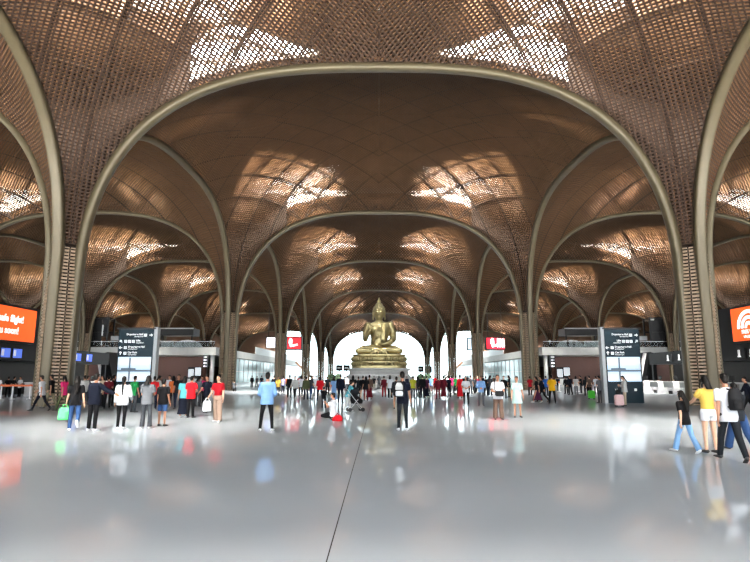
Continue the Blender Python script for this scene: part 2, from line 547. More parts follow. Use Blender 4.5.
# unseen entrance overhang, and the roof strips beside the first row
def flat_roof(name, x0, x1, y0, y1, z):
    return structure(name, box_mesh(name, x0, x1, y0, y1, z, z + 0.4), M_roof)
flat_roof('roof', -144, 144, -33.4, -22.4, 23.0)  # overhang added; its reach is set to hold the sun off the floor
flat_roof('roof', -144, -72, -22.4, Y1 + 18, 26.0)
flat_roof('roof', 72, 144, -22.4, Y1 + 18, 26.0)
for s in (-1, 1):
    flat_roof('roof', s * 108, s * 144, Y1 + 18, Y1 + 18 + 72, 29)

# side walls, and the glazed far end
structure('wall_left', box_mesh('wall_left', -109, -108.5, -5, Y_END + 1, 0, 32), M_wall)
structure('wall_right', box_mesh('wall_right', 108.5, 109, -5, Y_END + 1, 0, 32), M_wall)
structure('wall_back', box_mesh('wall_back', -109, -38, Y_END, Y_END + 0.4, 0, 34), M_wall)
structure('wall_back.001', box_mesh('wall_back', 38, 109, Y_END, Y_END + 0.4, 0, 34), M_wall)
structure('wall_back.002', box_mesh('wall_back', -38, 38, Y_END, Y_END + 0.4, 21.5, 34), M_wall)

# ------------------------------------------------------------------ fit-out materials
M_teal = mat('sign_teal', srgb(4, 30, 40), rough=0.4, noise=0.03, spec=0.15)
M_post = mat('pale_metal_post', (0.40, 0.41, 0.41), rough=0.4, metal=0.2)
M_dark = mat('charcoal', (0.014, 0.014, 0.015), rough=0.5, spec=0.2)
M_curtain = mat('dark_grey_board', (0.05, 0.05, 0.05), rough=0.7)
M_tealglass = mat('teal_glazing', (0.30, 0.50, 0.48), rough=0.12, noise=0.12, nscale=0.15)
M_railglass = glass_mat('rail_glass', (0.75, 0.8, 0.8), 0.01, 0.2)
M_text = mat('white_lettering', (0.9, 0.9, 0.9), emit=(1, 1, 1), estr=0.8)
M_text_l = mat('lit_white_lettering', (0.9, 0.9, 0.9), emit=(1, 1, 1), estr=2.0)
M_orange = mat('orange_screen', (0.5, 0.1, 0.02), rough=0.3, emit=(1.0, 0.105, 0.012), estr=1.6, noise=0.02)
M_red = mat('red_screen', (0.5, 0.01, 0.02), rough=0.3, emit=(0.95, 0.01, 0.02), estr=1.5, noise=0.02)
M_blue = mat('blue_screen', (0.05, 0.1, 0.4), rough=0.3, emit=(0.12, 0.22, 0.9), estr=1.4, noise=0.3, nscale=3)
M_pale = mat('pale_blue_screen', (0.4, 0.5, 0.6), rough=0.3, emit=(0.55, 0.72, 0.85), estr=1.4, noise=0.05)
M_scr_w = mat('white_screen', (0.6, 0.6, 0.6), rough=0.3, emit=(0.85, 0.93, 1.0), estr=1.2, noise=0.02)
M_belt = mat('orange_belt', (0.75, 0.16, 0.05), rough=0.6)
M_counter = mat('counter_grey', (0.55, 0.56, 0.55), rough=0.4)

def text(body, size, m, parent, loc, rot, align='LEFT', name='lettering', bold=0.0):
    cu = bpy.data.curves.new(name, 'FONT')
    cu.body = body; cu.size = size; cu.align_x = align
    cu.extrude = 0.005; cu.offset = bold
    cu.materials.append(m)
    t = bpy.data.objects.new(name + '_tmp', cu); COL.objects.link(t)
    me = bpy.data.meshes.new_from_object(t.evaluated_get(bpy.context.evaluated_depsgraph_get()))
    bpy.data.objects.remove(t)
    o = link(name, me, m, parent); o.location = loc; o.rotation_euler = rot
    return o

def child(name, bm, m, parent, smooth=False):
    me = bm_mesh(bm, name, smooth)
    return link(name, me, m, parent)

def boxes(name, m, parent, *dims, bevel=0.0):
    bm = bmesh.new()
    for d in dims: add_box(bm, *d, bevel=bevel)
    return child(name, bm, m, parent)

# ------------------------------------------------------------------ glazed far end
win = empty('window_1', (0, Y_END + 0.2, 0), kind='structure')
boxes('pane', M_glass, win, (-38, 38, -0.02, 0.02, 0, 21.5))
bm = bmesh.new()
for x in np.arange(-38, 38.1, 4): add_box(bm, x - 0.07, x + 0.07, -0.15, 0.15, 0, 21.5)
for z in (0.1, 4, 8, 12, 16, 21.4): add_box(bm, -38, 38, -0.1, 0.1, z - 0.07, z + 0.07)
child('window_frame', bm, M_post, win)

# ------------------------------------------------------------------ upper floors on both sides
ZB, ZT, XI, YF = 5.4, 6.85, 30.0, 104.0
for s, side in ((-1, 'left'), (1, 'right')):
    lo, hi = sorted((s * XI, s * 108))
    structure('floor.002', box_mesh('mezzanine', lo, hi, YF, Y_END - 0.2, ZB, ZT), M_concrete)
    lo, hi = sorted((s * 34, s * 108))
    structure('wall_' + side, box_mesh('wall_recess', lo, hi, 112, 112.4, 0, ZB), mat('red_brown_wall', (0.10, 0.035, 0.022), rough=0.5))
    w = empty('window_2', (s * (XI + 1.2), 0, 0), kind='structure')
    boxes('pane', M_tealglass, w, (-0.05, 0.05, 113, Y_END - 1, 0, ZB))
    bm = bmesh.new()
    for y in np.arange(113, Y_END, 4.5): add_box(bm, -0.12, 0.12, y - 0.05, y + 0.05, 0, ZB)
    for z in (0.1, 2.6, ZB - 0.1): add_box(bm, -0.12, 0.12, 113, Y_END - 1, z - 0.05, z + 0.05)
    child('window_frame', bm, M_post, w)
    # balustrade along the front and the inner edge
    b = empty('balustrade', (0, 0, 0), 0, 'glass balustrade with handrail along the %s mezzanine edge' % side, 'balustrade')
    x0, x1 = sorted((s * (XI + 0.3), s * 100))
    bm = bmesh.new(); add_box(bm, x0, x1, YF + 0.2, YF + 0.23, ZT, ZT + 1.0); child('glass_panel', bm, M_railglass, b)
    bm = bmesh.new(); add_box(bm, x0, x1, YF + 0.17, YF + 0.26, ZT + 1.0, ZT + 1.07); child('handrail', bm, M_steel, b)
    pm_ = box_mesh('post', 0, 0.06, YF + 0.18, YF + 0.25, ZT, ZT + 1.0)
    for x in np.arange(x0, x1, 2.2): link('post', pm_, M_dark, b, (x, 0, 0))
    p = s * (XI + 0.25)
    o = link('parapet', box_mesh('parapet', min(p, p + 0.2), max(p, p + 0.2), 138, 214, ZT, ZT + 1.75), M_white)  # white paint stands for the reflection in the balustrade glass
    tag(o, 'white solid parapet on the inner edge of the %s mezzanine' % side, 'parapet')
    # round support and pictogram blade
    bm = bmesh.new(); add_cone(bm, (s * 30.9, 105.2, 0), (s * 30.9, 105.2, ZB), 0.38, 0.38, 20)
    o = link('support_post', bm_mesh(bm, 'support_post', True), M_post); tag(o, 'round pale post under the corner of the %s mezzanine' % side, 'post', None, 'thing')
    bs = empty('blade_sign', (s * 32.0, 104.6, 0), 0, 'tall black pictogram sign under the %s mezzanine edge' % side, 'sign')
    boxes('sign_board', M_black, bs, (-0.45, 0.45, -0.08, 0.08, 3.1, 5.4))
    for k in range(4):
        boxes('pictogram', M_text, bs, (-0.3, 0.3, -0.1, -0.081, 4.92 - k * 0.56, 5.22 - k * 0.56)) if k % 2 == 0 else boxes('pictogram', M_text, bs, (-0.3, 0.05, -0.1, -0.081, 4.92 - k * 0.56, 5.22 - k * 0.56), (0.12, 0.3, -0.1, -0.081, 5.0 - k * 0.56, 5.14 - k * 0.56))
    # shop front with lit screen in the recess
    o = empty('kiosk_display', (s * 29.0 if s < 0 else 40.5, 110, 0), 0, 'small white-lit display standing under the %s mezzanine' % side, 'display')
    o.location.x = s * 35.5
    boxes('cabinet', M_white, o, (-1.4, 1.4, -0.4, 0.4, 0, 1.1)); boxes('screen', M_scr_w, o, (-1.2, -0.2, -0.45, -0.4, 1.4, 2.9), (0.1, 1.2, -0.45, -0.4, 1.7, 3.2)); boxes('mast', M_dark, o, (-1.25, 1.25, -0.4, -0.2, 1.1, 3.3))
    # black service tower and white counter on the upper floor
    t = empty('service_tower', (s * 53.5, 106.5, ZT), 0, 'black framed service tower standing on the %s mezzanine' % side, 'tower')
    bm = bmesh.new()
    for x in (-2.7, 0.0, 2.7):
        for y in (-1.2, 1.2): add_box(bm, x - 0.13, x + 0.13, y - 0.13, y + 0.13, 0, 5.6)
    for z in (0.8, 3.0, 5.5):
        for y in (-1.2, 1.2): add_box(bm, -2.8, 2.8, y - 0.1, y + 0.1, z - 0.12, z + 0.12)
    child('frame', bm, M_black, t)
    boxes('cladding', M_dark, t, (-2.6, 1.5, -1.0, -0.9, 0.2, 5.3), (1.6, 2.6, -1.0, -0.9, 2.0, 5.3)); boxes('light_tube', M_text, t, (1.7, 1.85, -1.35, -1.2, 2.2, 4.2), (1.7, 1.85, -1.35, -1.2, 0.4, 1.2), (-2.5, -1.9, -1.35, -1.2, 5.1, 5.3))
    boxes('side_panel', M_white, t, (-s * 2.9, -s * 4.9, -0.2, 0.2, 1.4, 2.2) if s < 0 else (-4.9, -2.9, -0.2, 0.2, 1.4, 2.2))
    d = empty('display_counter', (s * 36.2, 107, ZT), 0, 'low white arched display counter behind the %s mezzanine balustrade' % side, 'counter')
    bm = bmesh.new()
    vs = [(math.cos(a) * 2.6, math.sin(a) * 1.5) for a in np.linspace(0, PI, 15)]
    f = [bm.verts.new((x, -0.5, z)) for x, z in vs]; g = [bm.verts.new((x, 0.5, z)) for x, z in vs]
    bm.faces.new(f); bm.faces.new(g[::-1])
    for i in range(15): bm.faces.new((f[i], f[(i + 1) % 15], g[(i + 1) % 15], g[i]))
    child('arched_front', bm, M_white, d)
    boxes('desk', M_white, d, (s * 2.8, s * 5.4, -0.5, 0.5, 0, 1.3), bevel=0.03)
    k = empty('upper_canopy', (s * 39.5, 112, ZT), 0, 'dark box canopy with a white edge on the %s upper floor' % side, 'canopy')
    bm = bmesh.new(); add_box(bm, -3.2, 3.2, -2, 2, 2.6, 4.0); child('roof', bm, M_dark, k)
    boxes('edge_strip', M_white, k, (-3.25, 3.25, -2.06, -2.0, 3.85, 4.05)); boxes('post', M_dark, k, (-3.0, -2.8, -1.8, -1.6, 0, 2.6), (2.8, 3.0, -1.8, -1.6, 0, 2.6))

# ------------------------------------------------------------------ black check-in walls beside the first columns
for s, side in ((-1, 'left'), (1, 'right')):
    b = empty('check_in_wall', (s * 30, 0, 0), 0, 'black check-in wall behind the %s column with a big orange screen' % side, 'wall', None, 'thing')
    X = lambda a, c: (min(s * a, s * c), max(s * a, s * c))
    boxes('fascia', M_black, b, (*X(0.3, 3), 34, 50.5, 4.1, 7.45)); boxes('lower_fascia', M_black, b, (*X(0, 3), 34, 63, 2.85, 4.1)); boxes('back_board', M_curtain, b, (*X(2.6, 2.9), 34, 63, 0, 2.85))
    bm = bmesh.new()
    for y in (34.2, 43, 53, 62.8): add_box(bm, *X(0.2, 0.6), y - 0.15, y + 0.15, 0, 2.85)
    child('pillar', bm, M_black, b)
    for k, y in enumerate((43.2, 45.4, 46.9, 56.4, 58.6)):
        e = empty('flight_screen', (s * 29.97, y, 3.45), 0, ('%s flight screen along the %s check-in fascia, counted from the entrance' % (['first', 'second', 'third', 'fourth', 'fifth'][k], side)), 'screen', 'flight screens on the %s fascia' % side)
        boxes('frame', M_dark, e, (*X(-0.02, 0.03), -0.62, 0.62, -0.42, 0.42)) if False else boxes('frame', M_dark, e, (-0.03, 0.03, -0.62, 0.62, -0.42, 0.42))
        if s < 0:
            boxes('display', M_blue, e, (*X(-0.04, -0.03), -0.56, 0.56, -0.36, 0.36)); boxes('digit', M_text, e, (*X(-0.05, -0.041), -0.5, -0.24, -0.22, 0.26))
        else:
            boxes('display', M_black, e, (*X(-0.04, -0.03), -0.56, 0.56, -0.36, 0.36)); boxes('digit', M_text, e, (*X(-0.05, -0.041), 0.05, 0.3, -0.25, 0.3), (*X(-0.05, -0.041), -0.05, 0.4, -0.3, -0.2))
    # big screen
    e = empty('led_screen', (s * 29.9, 0, 0), 0, ('wide orange farewell screen on the black wall left of the near left column' if s < 0 else 'orange screen with white signal arcs on the right black wall'), 'screen')
    boxes('display', M_orange, e, (*X(-0.12, -0.02), 40.0, 48.7, 4.45, 7.15)) if s < 0 else boxes('display', M_orange, e, (*X(-0.12, -0.02), 38.7, 47.4, 4.45, 7.15))
    boxes('back_frame', M_black, e, (*X(-0.02, 0.4), 39.8, 48.9, 4.3, 7.3)) if s < 0 else boxes('back_frame', M_black, e, (*X(-0.02, 0.4), 38.5, 47.6, 4.3, 7.3))
    if s < 0:
        rot = (PI / 2, 0, PI / 2)
        text('Have a safe flight!', 0.78, M_text_l, e, (0.13, 44.25, 5.95), rot, 'CENTER', bold=0.012)
        text('See you soon!', 0.78, M_text_l, e, (0.13, 44.25, 5.0), rot, 'CENTER', bold=0.012)
    else:
        rot = (PI / 2, 0, -PI / 2)
        bm = bmesh.new()
        cy, cz = 45.2, 5.45
        for r0, r1 in ((0.28, 0.52), (0.72, 0.98), (1.18, 1.46)):
            n = 20; prev = None
            for i in range(n + 1):
                a = PI * i / n
                q = [bm.verts.new((x, cy + math.cos(a) * r, cz + math.sin(a) * r)) for x in (-0.16, -0.122) for r in (r0, r1)]
                if prev:
                    bm.faces.new((prev[0], prev[1], q[1], q[0])); bm.faces.new((prev[2], q[2], q[3], prev[3]))
                    bm.faces.new((prev[0], q[0], q[2], prev[2])); bm.faces.new((prev[1], prev[3], q[3], q[1]))
                prev = q
        child('signal_arcs', bm, M_text_l, e)
        text('FREE WI-FI', 0.42, M_text_l, e, (-0.13, 45.2, 5.02), rot, 'CENTER', bold=0.008)
        text('UNLIMITED', 0.3, M_text_l, e, (-0.13, 45.2, 4.66), rot, 'CENTER', bold=0.004)

# ------------------------------------------------------------------ bag drop counters along both walls
def make_counter(i, s, y, label):
    c = empty('check_in_counter', (s * 28.0, y, 0), 0 if s > 0 else PI, label, 'counter', 'check-in counters')
    boxes('desk', M_counter, c, (-0.45, 0.45, -0.95, 0.95, 0, 1.02), bevel=0.03)
    boxes('top', M_white, c, (-0.55, 0.5, -1.0, 1.0, 1.02, 1.1))
    boxes('scale_belt', M_dark, c, (-1.5, -0.55, 0.1, 0.9, 0.0, 0.28))
    boxes('belt_housing', M_steel, c, (-1.55, -0.5, -0.1, 0.08, 0, 0.55)); boxes('belt_housing', M_steel, c, (-1.55, -0.5, 0.92, 1.02, 0, 0.55))
    m = boxes('monitor', M_dark, c, (0.05, 0.12, -0.6, -0.05, 1.28, 1.62))
    boxes('monitor_stand', M_dark, m, (0.06, 0.11, -0.36, -0.29, 1.1, 1.28))
    return c
for i in range(9):
    y = 37.0 + i * 2.9
    make_counter(i, 1, y, 'pale grey check-in counter by the right black wall, %s from the entrance' % ['first', 'second', 'third', 'fourth', 'fifth', 'sixth', 'seventh', 'eighth', 'ninth'][i])
for i in range(8):
    y = 46.8 + i * 2.2
    make_counter(i, -1, y, 'pale grey check-in counter by the left black wall, %s from the entrance' % ['first', 'second', 'third', 'fourth', 'fifth', 'sixth', 'seventh', 'eighth'][i])

# queue barriers
def make_post(x, y, label, belt_to=None):
    p = empty('barrier_post', (x, y, 0), 0, label, 'barrier post', 'queue barrier posts')
    bm = bmesh.new(); add_cone(bm, (0, 0, 0), (0, 0, 0.04), 0.19, 0.17, 20); child('base', bm, M_steel, p)
    bm = bmesh.new(); add_cone(bm, (0, 0, 0.04), (0, 0, 0.98), 0.05, 0.05, 12); child('pole', bm, M_white, p)
    bm = bmesh.new(); add_cone(bm, (0, 0, 0.9), (0, 0, 1.03), 0.065, 0.065, 12); child('cap', bm, M_belt, p)
    if belt_to:
        bm = bmesh.new(); add_bar(bm, (0, 0, 0.94), (belt_to[0] - x, belt_to[1] - y, 0.94), 0.03, 0.13); child('belt', bm, M_belt, p)
    return p
lp = [(-27.4, 40.2), (-26.4, 40), (-25.6, 40), (-24.5, 40.2), (-23.4, 40.6)]
for i, q in enumerate(lp):
    make_post(*q, 'white queue barrier post with orange belt by the left column, %s from the left' % ORD[i], lp[i + 1] if i < 4 else None)
rp = [(18.6, 59), (20.6, 59.3), (22.6, 59.6), (24.6, 59.8)]
for i, q in enumerate(rp):
    make_post(*q, 'white queue barrier post behind the right sign pylon, %s from the left' % ORD[i], None)

# ------------------------------------------------------------------ way-finding pylons
def icon_box(bm, x, z, s=0.17): add_box(bm, x, x + s, -0.014, 0.0, z, z + s)
def arrow(bm, x, z, d, s=0.17):
    """plain arrow, d = (dx, dz)"""
    v = Vector((d[0], 0, d[1])).normalized(); n = Vector((-v.z, 0, v.x)); c = Vector((x + s / 2, -0.007, z + s / 2)); r = s * 0.55
    add_bar(bm, c - v * r, c + v * r * 0.8, 0.014, 0.045, up=n) if False else None
    def quad(a, b, w):
        a = Vector(a); b = Vector(b); t = (b - a).normalized(); m = Vector((-t.z, 0, t.x)) * w
        f = [bm.verts.new(q) for q in (a + m, b + m, b - m, a - m)]; g = [bm.verts.new(q.co + Vector((0, 0.008, 0))) for q in f]
        bm.faces.new(f); bm.faces.new(g[::-1])
        for i in range(4): bm.faces.new((f[i], g[i], g[(i + 1) % 4], f[(i + 1) % 4]))
    quad(c - v * r, c + v * r, 0.022)
    quad(c + v * r * 1.05, c + v * r * 0.2 + n * r * 0.75, 0.024); quad(c + v * r * 1.05, c + v * r * 0.2 - n * r * 0.75, 0.024)
def pylon(x0, x1, post_side, label, spec):
    d = 34.4
    p = empty('sign_pylon', ((x0 + x1) / 2, d, 0), 0, label, 'sign')
    w = (x1 - x0) / 2
    boxes('housing', M_teal, p, (-w, w, 0.0, 0.36, 0.0, 4.42), bevel=0.015)
    ps = w if post_side > 0 else -w - 0.2
    boxes('edge_post', M_post, p, (ps, ps + 0.2, -0.05, 0.4, 0.0, 4.55))
    boxes('cap_strip', M_dark, p, (-w - 0.1, w + 0.1, -0.05, 0.42, 4.42, 4.52))
    # screen
    sc_ = boxes('screen', M_pale, p, (-w + 0.06, w - 0.06, -0.02, 0.0, 1.28, 2.74))
    boxes('screen_picture', M_scr_w, sc_, (-w + 0.1, w - 0.1, -0.03, -0.021, 2.25, 2.66), (-w + 0.1, w - 0.1, -0.03, -0.021, 1.34, 1.72))
    boxes('screen_picture', mat('screen_slate', (0.1, 0.12, 0.15), emit=(0.13, 0.18, 0.24), estr=1.0), sc_, (-w + 0.1, w - 0.1, -0.031, -0.021, 1.86, 1.98), (-w * 0.3, -w * 0.2, -0.033, -0.031, 1.3, 2.7), (-w + 0.3, w * 0.1, -0.033, -0.031, 1.96, 2.08))
    boxes('glazing_bar', M_dark, sc_, (w - 0.09, w - 0.03, -0.04, -0.02, 1.28, 2.74), (-w + 0.03, -w + 0.09, -0.04, -0.02, 1.28, 2.74))
    bm = bmesh.new(); icon_box(bm, w * 0.5, 0.72, 0.14); icon_box(bm, -w * 0.55, 0.72, 0.12); child('pictogram', bm, M_text, p)
    rot = (PI / 2, 0, 0)
    for (z, al, arr, icons, head, sub) in spec:
        bm = bmesh.new()
        if al == 'R':
            arrow(bm, w - 0.30, z, arr); xx = w - 0.42
            for k in range(icons): icon_box(bm, xx - 0.2 - k * 0.23, z); 
            xt = xx - 0.2 - (icons - 1) * 0.23 - 0.06
            text(head, 0.155, M_text, p, (xt, -0.006, z + 0.085), rot, 'RIGHT', bold=0.004)
            text(sub, 0.095, M_text, p, (xt, -0.006, z - 0.03), rot, 'RIGHT')
        else:
            arrow(bm, -w + 0.10, z, arr); xx = -w + 0.38
            for k in range(icons): icon_box(bm, xx + k * 0.23, z)
            xt = xx + icons * 0.23 + 0.02
            text(head, 0.155, M_text, p, (xt, -0.006, z + 0.085), rot, 'LEFT', bold=0.004)
            text(sub, 0.095, M_text, p, (xt, -0.006, z - 0.03), rot, 'LEFT')
        child('arrow_and_icons', bm, M_text, p)
    return p
KH1, KH2, KH3 = 'ច្រកចេញដំណើរ', 'ជណ្តើរយន្ត', 'ចំណតរថយន្ត'
pylon(13.72, 15.9, -1, 'tall teal direction pylon with lit screen, beside the woman with the pink suitcase', [
    (3.98, 'R', (1, 0), 1, 'Departures Hall', KH1), (3.6, 'R', (1, 1), 3, 'Lifts', KH2), (3.22, 'L', (-1, 0), 1, 'Departures Hall', KH1), (2.88, 'L', (0, 1), 1, 'Car Park', KH3)])
pylon(-15.9, -13.72, 1, 'tall teal direction pylon with lit screen, behind the person in the green top', [
    (3.98, 'R', (1, 0), 1, 'Departures Hall', KH1), (3.6, 'L', (-1, 1), 3, 'Lifts', KH2), (3.22, 'L', (-1, 0), 1, 'Departures Hall', KH1), (2.88, 'L', (0, 1), 1, 'Car Park', KH3)])

# ------------------------------------------------------------------ hanging screens far back
def hung_screen(name, px0, px1, py0, py1, d, label, m, turn=0.0):
    a = unproject(px0, py0, d); b = unproject(px1, py1, d)
    w = (b.x - a.x) / 2; h = (a.z - b.z) / 2
    e = empty(name, ((a.x + b.x) / 2, d, (a.z + b.z) / 2), turn, label, 'screen')
    boxes('case', M_black, e, (-w, w, -0.05, 0.4, -h, h)); boxes('display', m, e, (-w + 0.25, w - 0.25, -0.1, -0.05, -h + 0.25, h - 0.25))
    bm = bmesh.new()
    for x in (-w * 0.7, w * 0.7): add_cone(bm, (x, 0.2, h), (x, 0.2, h + 9), 0.05, 0.05, 8)
    child('hanger', bm, M_dark, e)
    return e, w, h
def curl(e, w, h, cx):
    bm = bmesh.new()
    add_ell(bm, (cx, -0.14, h * 0.25), (0.42, 0.03, 0.75)); add_bar(bm, (cx - 0.1, -0.14, -h * 0.42), (cx + 1.6, -0.14, -h * 0.2), 0.05, 0.42)
    child('emblem', bm, M_text_l, e)
e, w, h = hung_screen('hanging_screen', 286.5, 302, 336.5, 350, 125, 'red hanging screen with white emblem, left of the golden statue', M_red); curl(e, w, h, -w * 0.45)
e, w, h = hung_screen('hanging_screen', 266, 281, 336.5, 348.5, 126, 'white hanging screen with blue stripes beside the red screen on the left', M_scr_w)
bm = bmesh.new()
for k in range(5): add_box(bm, -w + 0.4 + k * 0.42, -w + 0.6 + k * 0.42, -0.13, -0.1, -h + 0.3, h - 0.3)
child('stripe', bm, M_blue, e)
e, w, h = hung_screen('hanging_screen', 484, 507, 337, 350, 125, 'red hanging screen with white emblem and stripes, right of the golden statue', M_red, 0.35); curl(e, w, h, -w * 0.35)
bm = bmesh.new()
for k in range(5): add_box(bm, w * 0.15 + k * 0.42, w * 0.15 + 0.1 + k * 0.42, -0.13, -0.1, -h + 0.6, h - 0.3)
child('stripe', bm, M_text_l, e)
e, w, h = hung_screen('hanging_screen', 466.5, 478, 337.5, 350.5, 125, 'pale blue hanging screen with black frame, right of the golden statue', M_pale)
for k, (px0, px1, py0, py1) in enumerate([(336, 342.5, 365, 371), (343.5, 350, 365, 371), (418, 423.5, 366, 372), (425, 432, 366, 373)]):
    a = unproject(px0, py0, 215); b = unproject(px1, py1, 215)
    e = empty('gate_sign', ((a.x + b.x) / 2, 215, 0), 0, ('black gate sign in front of the far glass, %s from the left' % ORD[k]), 'sign', 'black gate signs')
    boxes('board', M_black, e, (-(b.x - a.x) / 2, (b.x - a.x) / 2, -0.1, 0.1, b.z, a.z)); boxes('post', M_dark, e, (-0.15, 0.15, 0.0, 0.1, 0, b.z)); boxes('lettering', M_text, e, (-0.7, 0.5, -0.12, -0.1, (a.z + b.z) / 2 - 0.1, (a.z + b.z) / 2 + 0.15))
# lit portals and escalators at the back
for s, side in ((-1, 'left'), (1, 'right')):
    e = empty('light_portal', (s * 33.5, 190, 0), 0, 'long white light portal crossing behind the crowd on the %s' % side, 'portal')
    boxes('beam', M_text_l, e, (-9.5, 9.5, -0.2, 0.2, 3.3, 3.9)); boxes('post', M_white, e, (-9.5, -9.2, -0.2, 0.2, 0, 3.3), (9.2, 9.5, -0.2, 0.2, 0, 3.3))
    c = empty('escalator', (s * 25.5, 196, 0), 0, 'distant escalator with pale balustrades rising to the %s upper floor' % side, 'escalator')
    bm = bmesh.new(); add_bar(bm, (s * -3, 0, 0.4), (s * 3.2, 0, ZT - 0.5), 0.9, 0.6); child('truss', bm, M_wall, c)
    for q in (-0.55, 0.55):
        bm = bmesh.new(); add_bar(bm, (s * -3.2, q, 1.2), (s * 3.0, q, ZT + 0.5), 0.08, 0.9); child('balustrade', bm, M_white, c)
    # slanted white escalator sides near the check-in wall
    c = empty('escalator', (s * 31.2, 66.0, 0), 0, 'black escalator with two white side panels past the %s check-in wall' % side, 'escalator')
    bm = bmesh.new(); add_bar(bm, (s * -0.7, 0, 0.0), (s * 0.3, 0, 4.2), 2.4, 1.0, up=(1, 0, 0)); child('truss', bm, M_black, c)
    for q in (-1.0, 0.3):
        bm = bmesh.new(); add_bar(bm, (s * -0.6 + q * 0.9, -0.7, 0.4), (s * 0.35 + q * 0.9, -0.7, 4.2), 0.42, 0.2); child('side_panel', bm, M_white, c)
for k, (px, d) in enumerate(((331, 86), (338, 93), (421, 88), (428, 92))):
    x = floor_x(px, d)
    e = empty('planter', (x, d, 0), 0, 'dark green shrub in a low red planter, %s from the left' % ORD[k], 'planter', 'planters by the statue')
    boxes('box', mat('planter_red', (0.16, 0.03, 0.02)), e, (-1.0, 1.0, -0.5, 0.5, 0, 0.6), bevel=0.03)
    bm = bmesh.new(); bmesh.ops.create_icosphere(bm, subdivisions=3, radius=0.75, matrix=Matrix.Translation((0, 0, 1.2)) @ Matrix.Diagonal((0.9, 0.7, 1.0, 1)))
    for v in bm.verts: v.co += Vector((R.uniform(-1, 1), R.uniform(-1, 1), R.uniform(-1, 1))) * 0.06
    child('shrub', bm, mat('shrub_green', (0.02, 0.045, 0.018), rough=0.8, noise=0.4), e)

# ------------------------------------------------------------------ golden seated statue
M_gold = mat('gilded_bronze', (0.38, 0.31, 0.15), rough=0.31, metal=0.9, noise=0.18, nscale=1.2, bump=0.08)
M_gold_d = mat('gilded_bronze_curls', (0.32, 0.27, 0.14), rough=0.42, metal=0.8, noise=0.35, nscale=6, bump=0.5)

def remesh(bm, name, voxel, smooth=2, m=None):
    """one continuous skin round the overlapping solids in bm"""
    me = bpy.data.meshes.new(name); bmesh.ops.recalc_face_normals(bm, faces=bm.faces); bm.to_mesh(me); bm.free()
    o = bpy.data.objects.new(name + '_tmp', me); COL.objects.link(o)
    r = o.modifiers.new('r', 'REMESH'); r.mode = 'VOXEL'; r.voxel_size = voxel
    if smooth:
        s = o.modifiers.new('s', 'SMOOTH'); s.iterations = smooth; s.factor = 0.5
    dg = bpy.context.evaluated_depsgraph_get()
    out = bpy.data.meshes.new_from_object(o.evaluated_get(dg))
    bpy.data.objects.remove(o); bpy.data.meshes.remove(me)
    out.name = name
    out.materials.clear()
    out.polygons.foreach_set('use_smooth', [True] * len(out.polygons))
    if m: out.materials.append(m)
    return out

def loft(bm, rings, seg=20):
    """closed solid through elliptical rings (centre, x-radius, y-radius[, side vector, forward vector])"""
    loops = []
    for r in rings:
        c, rx, ry = Vector(r[0]), r[1], r[2]
        sv = Vector(r[3]) if len(r) > 3 else Vector((1, 0, 0)); fv = Vector(r[4]) if len(r) > 4 else Vector((0, 1, 0))
        loops.append([bm.verts.new(c + sv * (rx * math.cos(2 * PI * i / seg)) + fv * (ry * math.sin(2 * PI * i / seg))) for i in range(seg)])
    for a, b in zip(loops[:-1], loops[1:]):
        for i in range(seg): bm.faces.new((a[i], a[(i + 1) % seg], b[(i + 1) % seg], b[i]))
    bm.faces.new(loops[0][::-1]); bm.faces.new(loops[-1])

def limb(bm, pts, rad, seg=14, balls=True):
    for i in range(len(pts) - 1): add_cone(bm, pts[i], pts[i + 1], rad[i], rad[i + 1], seg)
    if balls:
        for p, r in zip(pts, rad): add_ell(bm, p, r, seg)

BD = 85.6
z_seat = unproject(379, 354.8, BD).z; z_tip = unproject(379, 297.2, BD).z
SH = (z_tip - z_seat) / 8.85
z_ped = unproject(379, 368.0, BD - 3).z
statue = empty('buddha_statue', (0, BD, z_seat), 0, 'huge golden seated Buddha statue on a gilded lotus pedestal in the hall centre', 'statue')
statue.scale = (SH, SH, SH)
bm = bmesh.new()
loft(bm, [((0, 0.1, 0.1), 1.75, 1.2), ((0, 0.1, 0.9), 1.55, 1.05), ((0, 0.05, 1.9), 1.18, 0.85), ((0, 0, 2.8), 1.3, 0.92), ((0, -0.05, 3.7), 1.62, 1.0), ((0, 0, 4.4), 1.72, 0.9), ((0, 0, 4.85), 1.2, 0.7), ((0, 0, 5.1), 0.6, 0.55)], 28)
limb(bm, [(0, 0, 4.7), (0, -0.02, 5.6)], [0.62, 0.5])
add_ell(bm, (0, -0.02, 6.35), (0.84, 0.92, 1.12), 24); add_ell(bm, (0, -0.2, 5.75), (0.58, 0.62, 0.5), 20)
limb(bm, [(0, -0.92, 6.55), (0, -1.06, 6.12)], [0.1, 0.17]); add_ell(bm, (0, -0.78, 5.78), (0.3, 0.14, 0.09), 14)
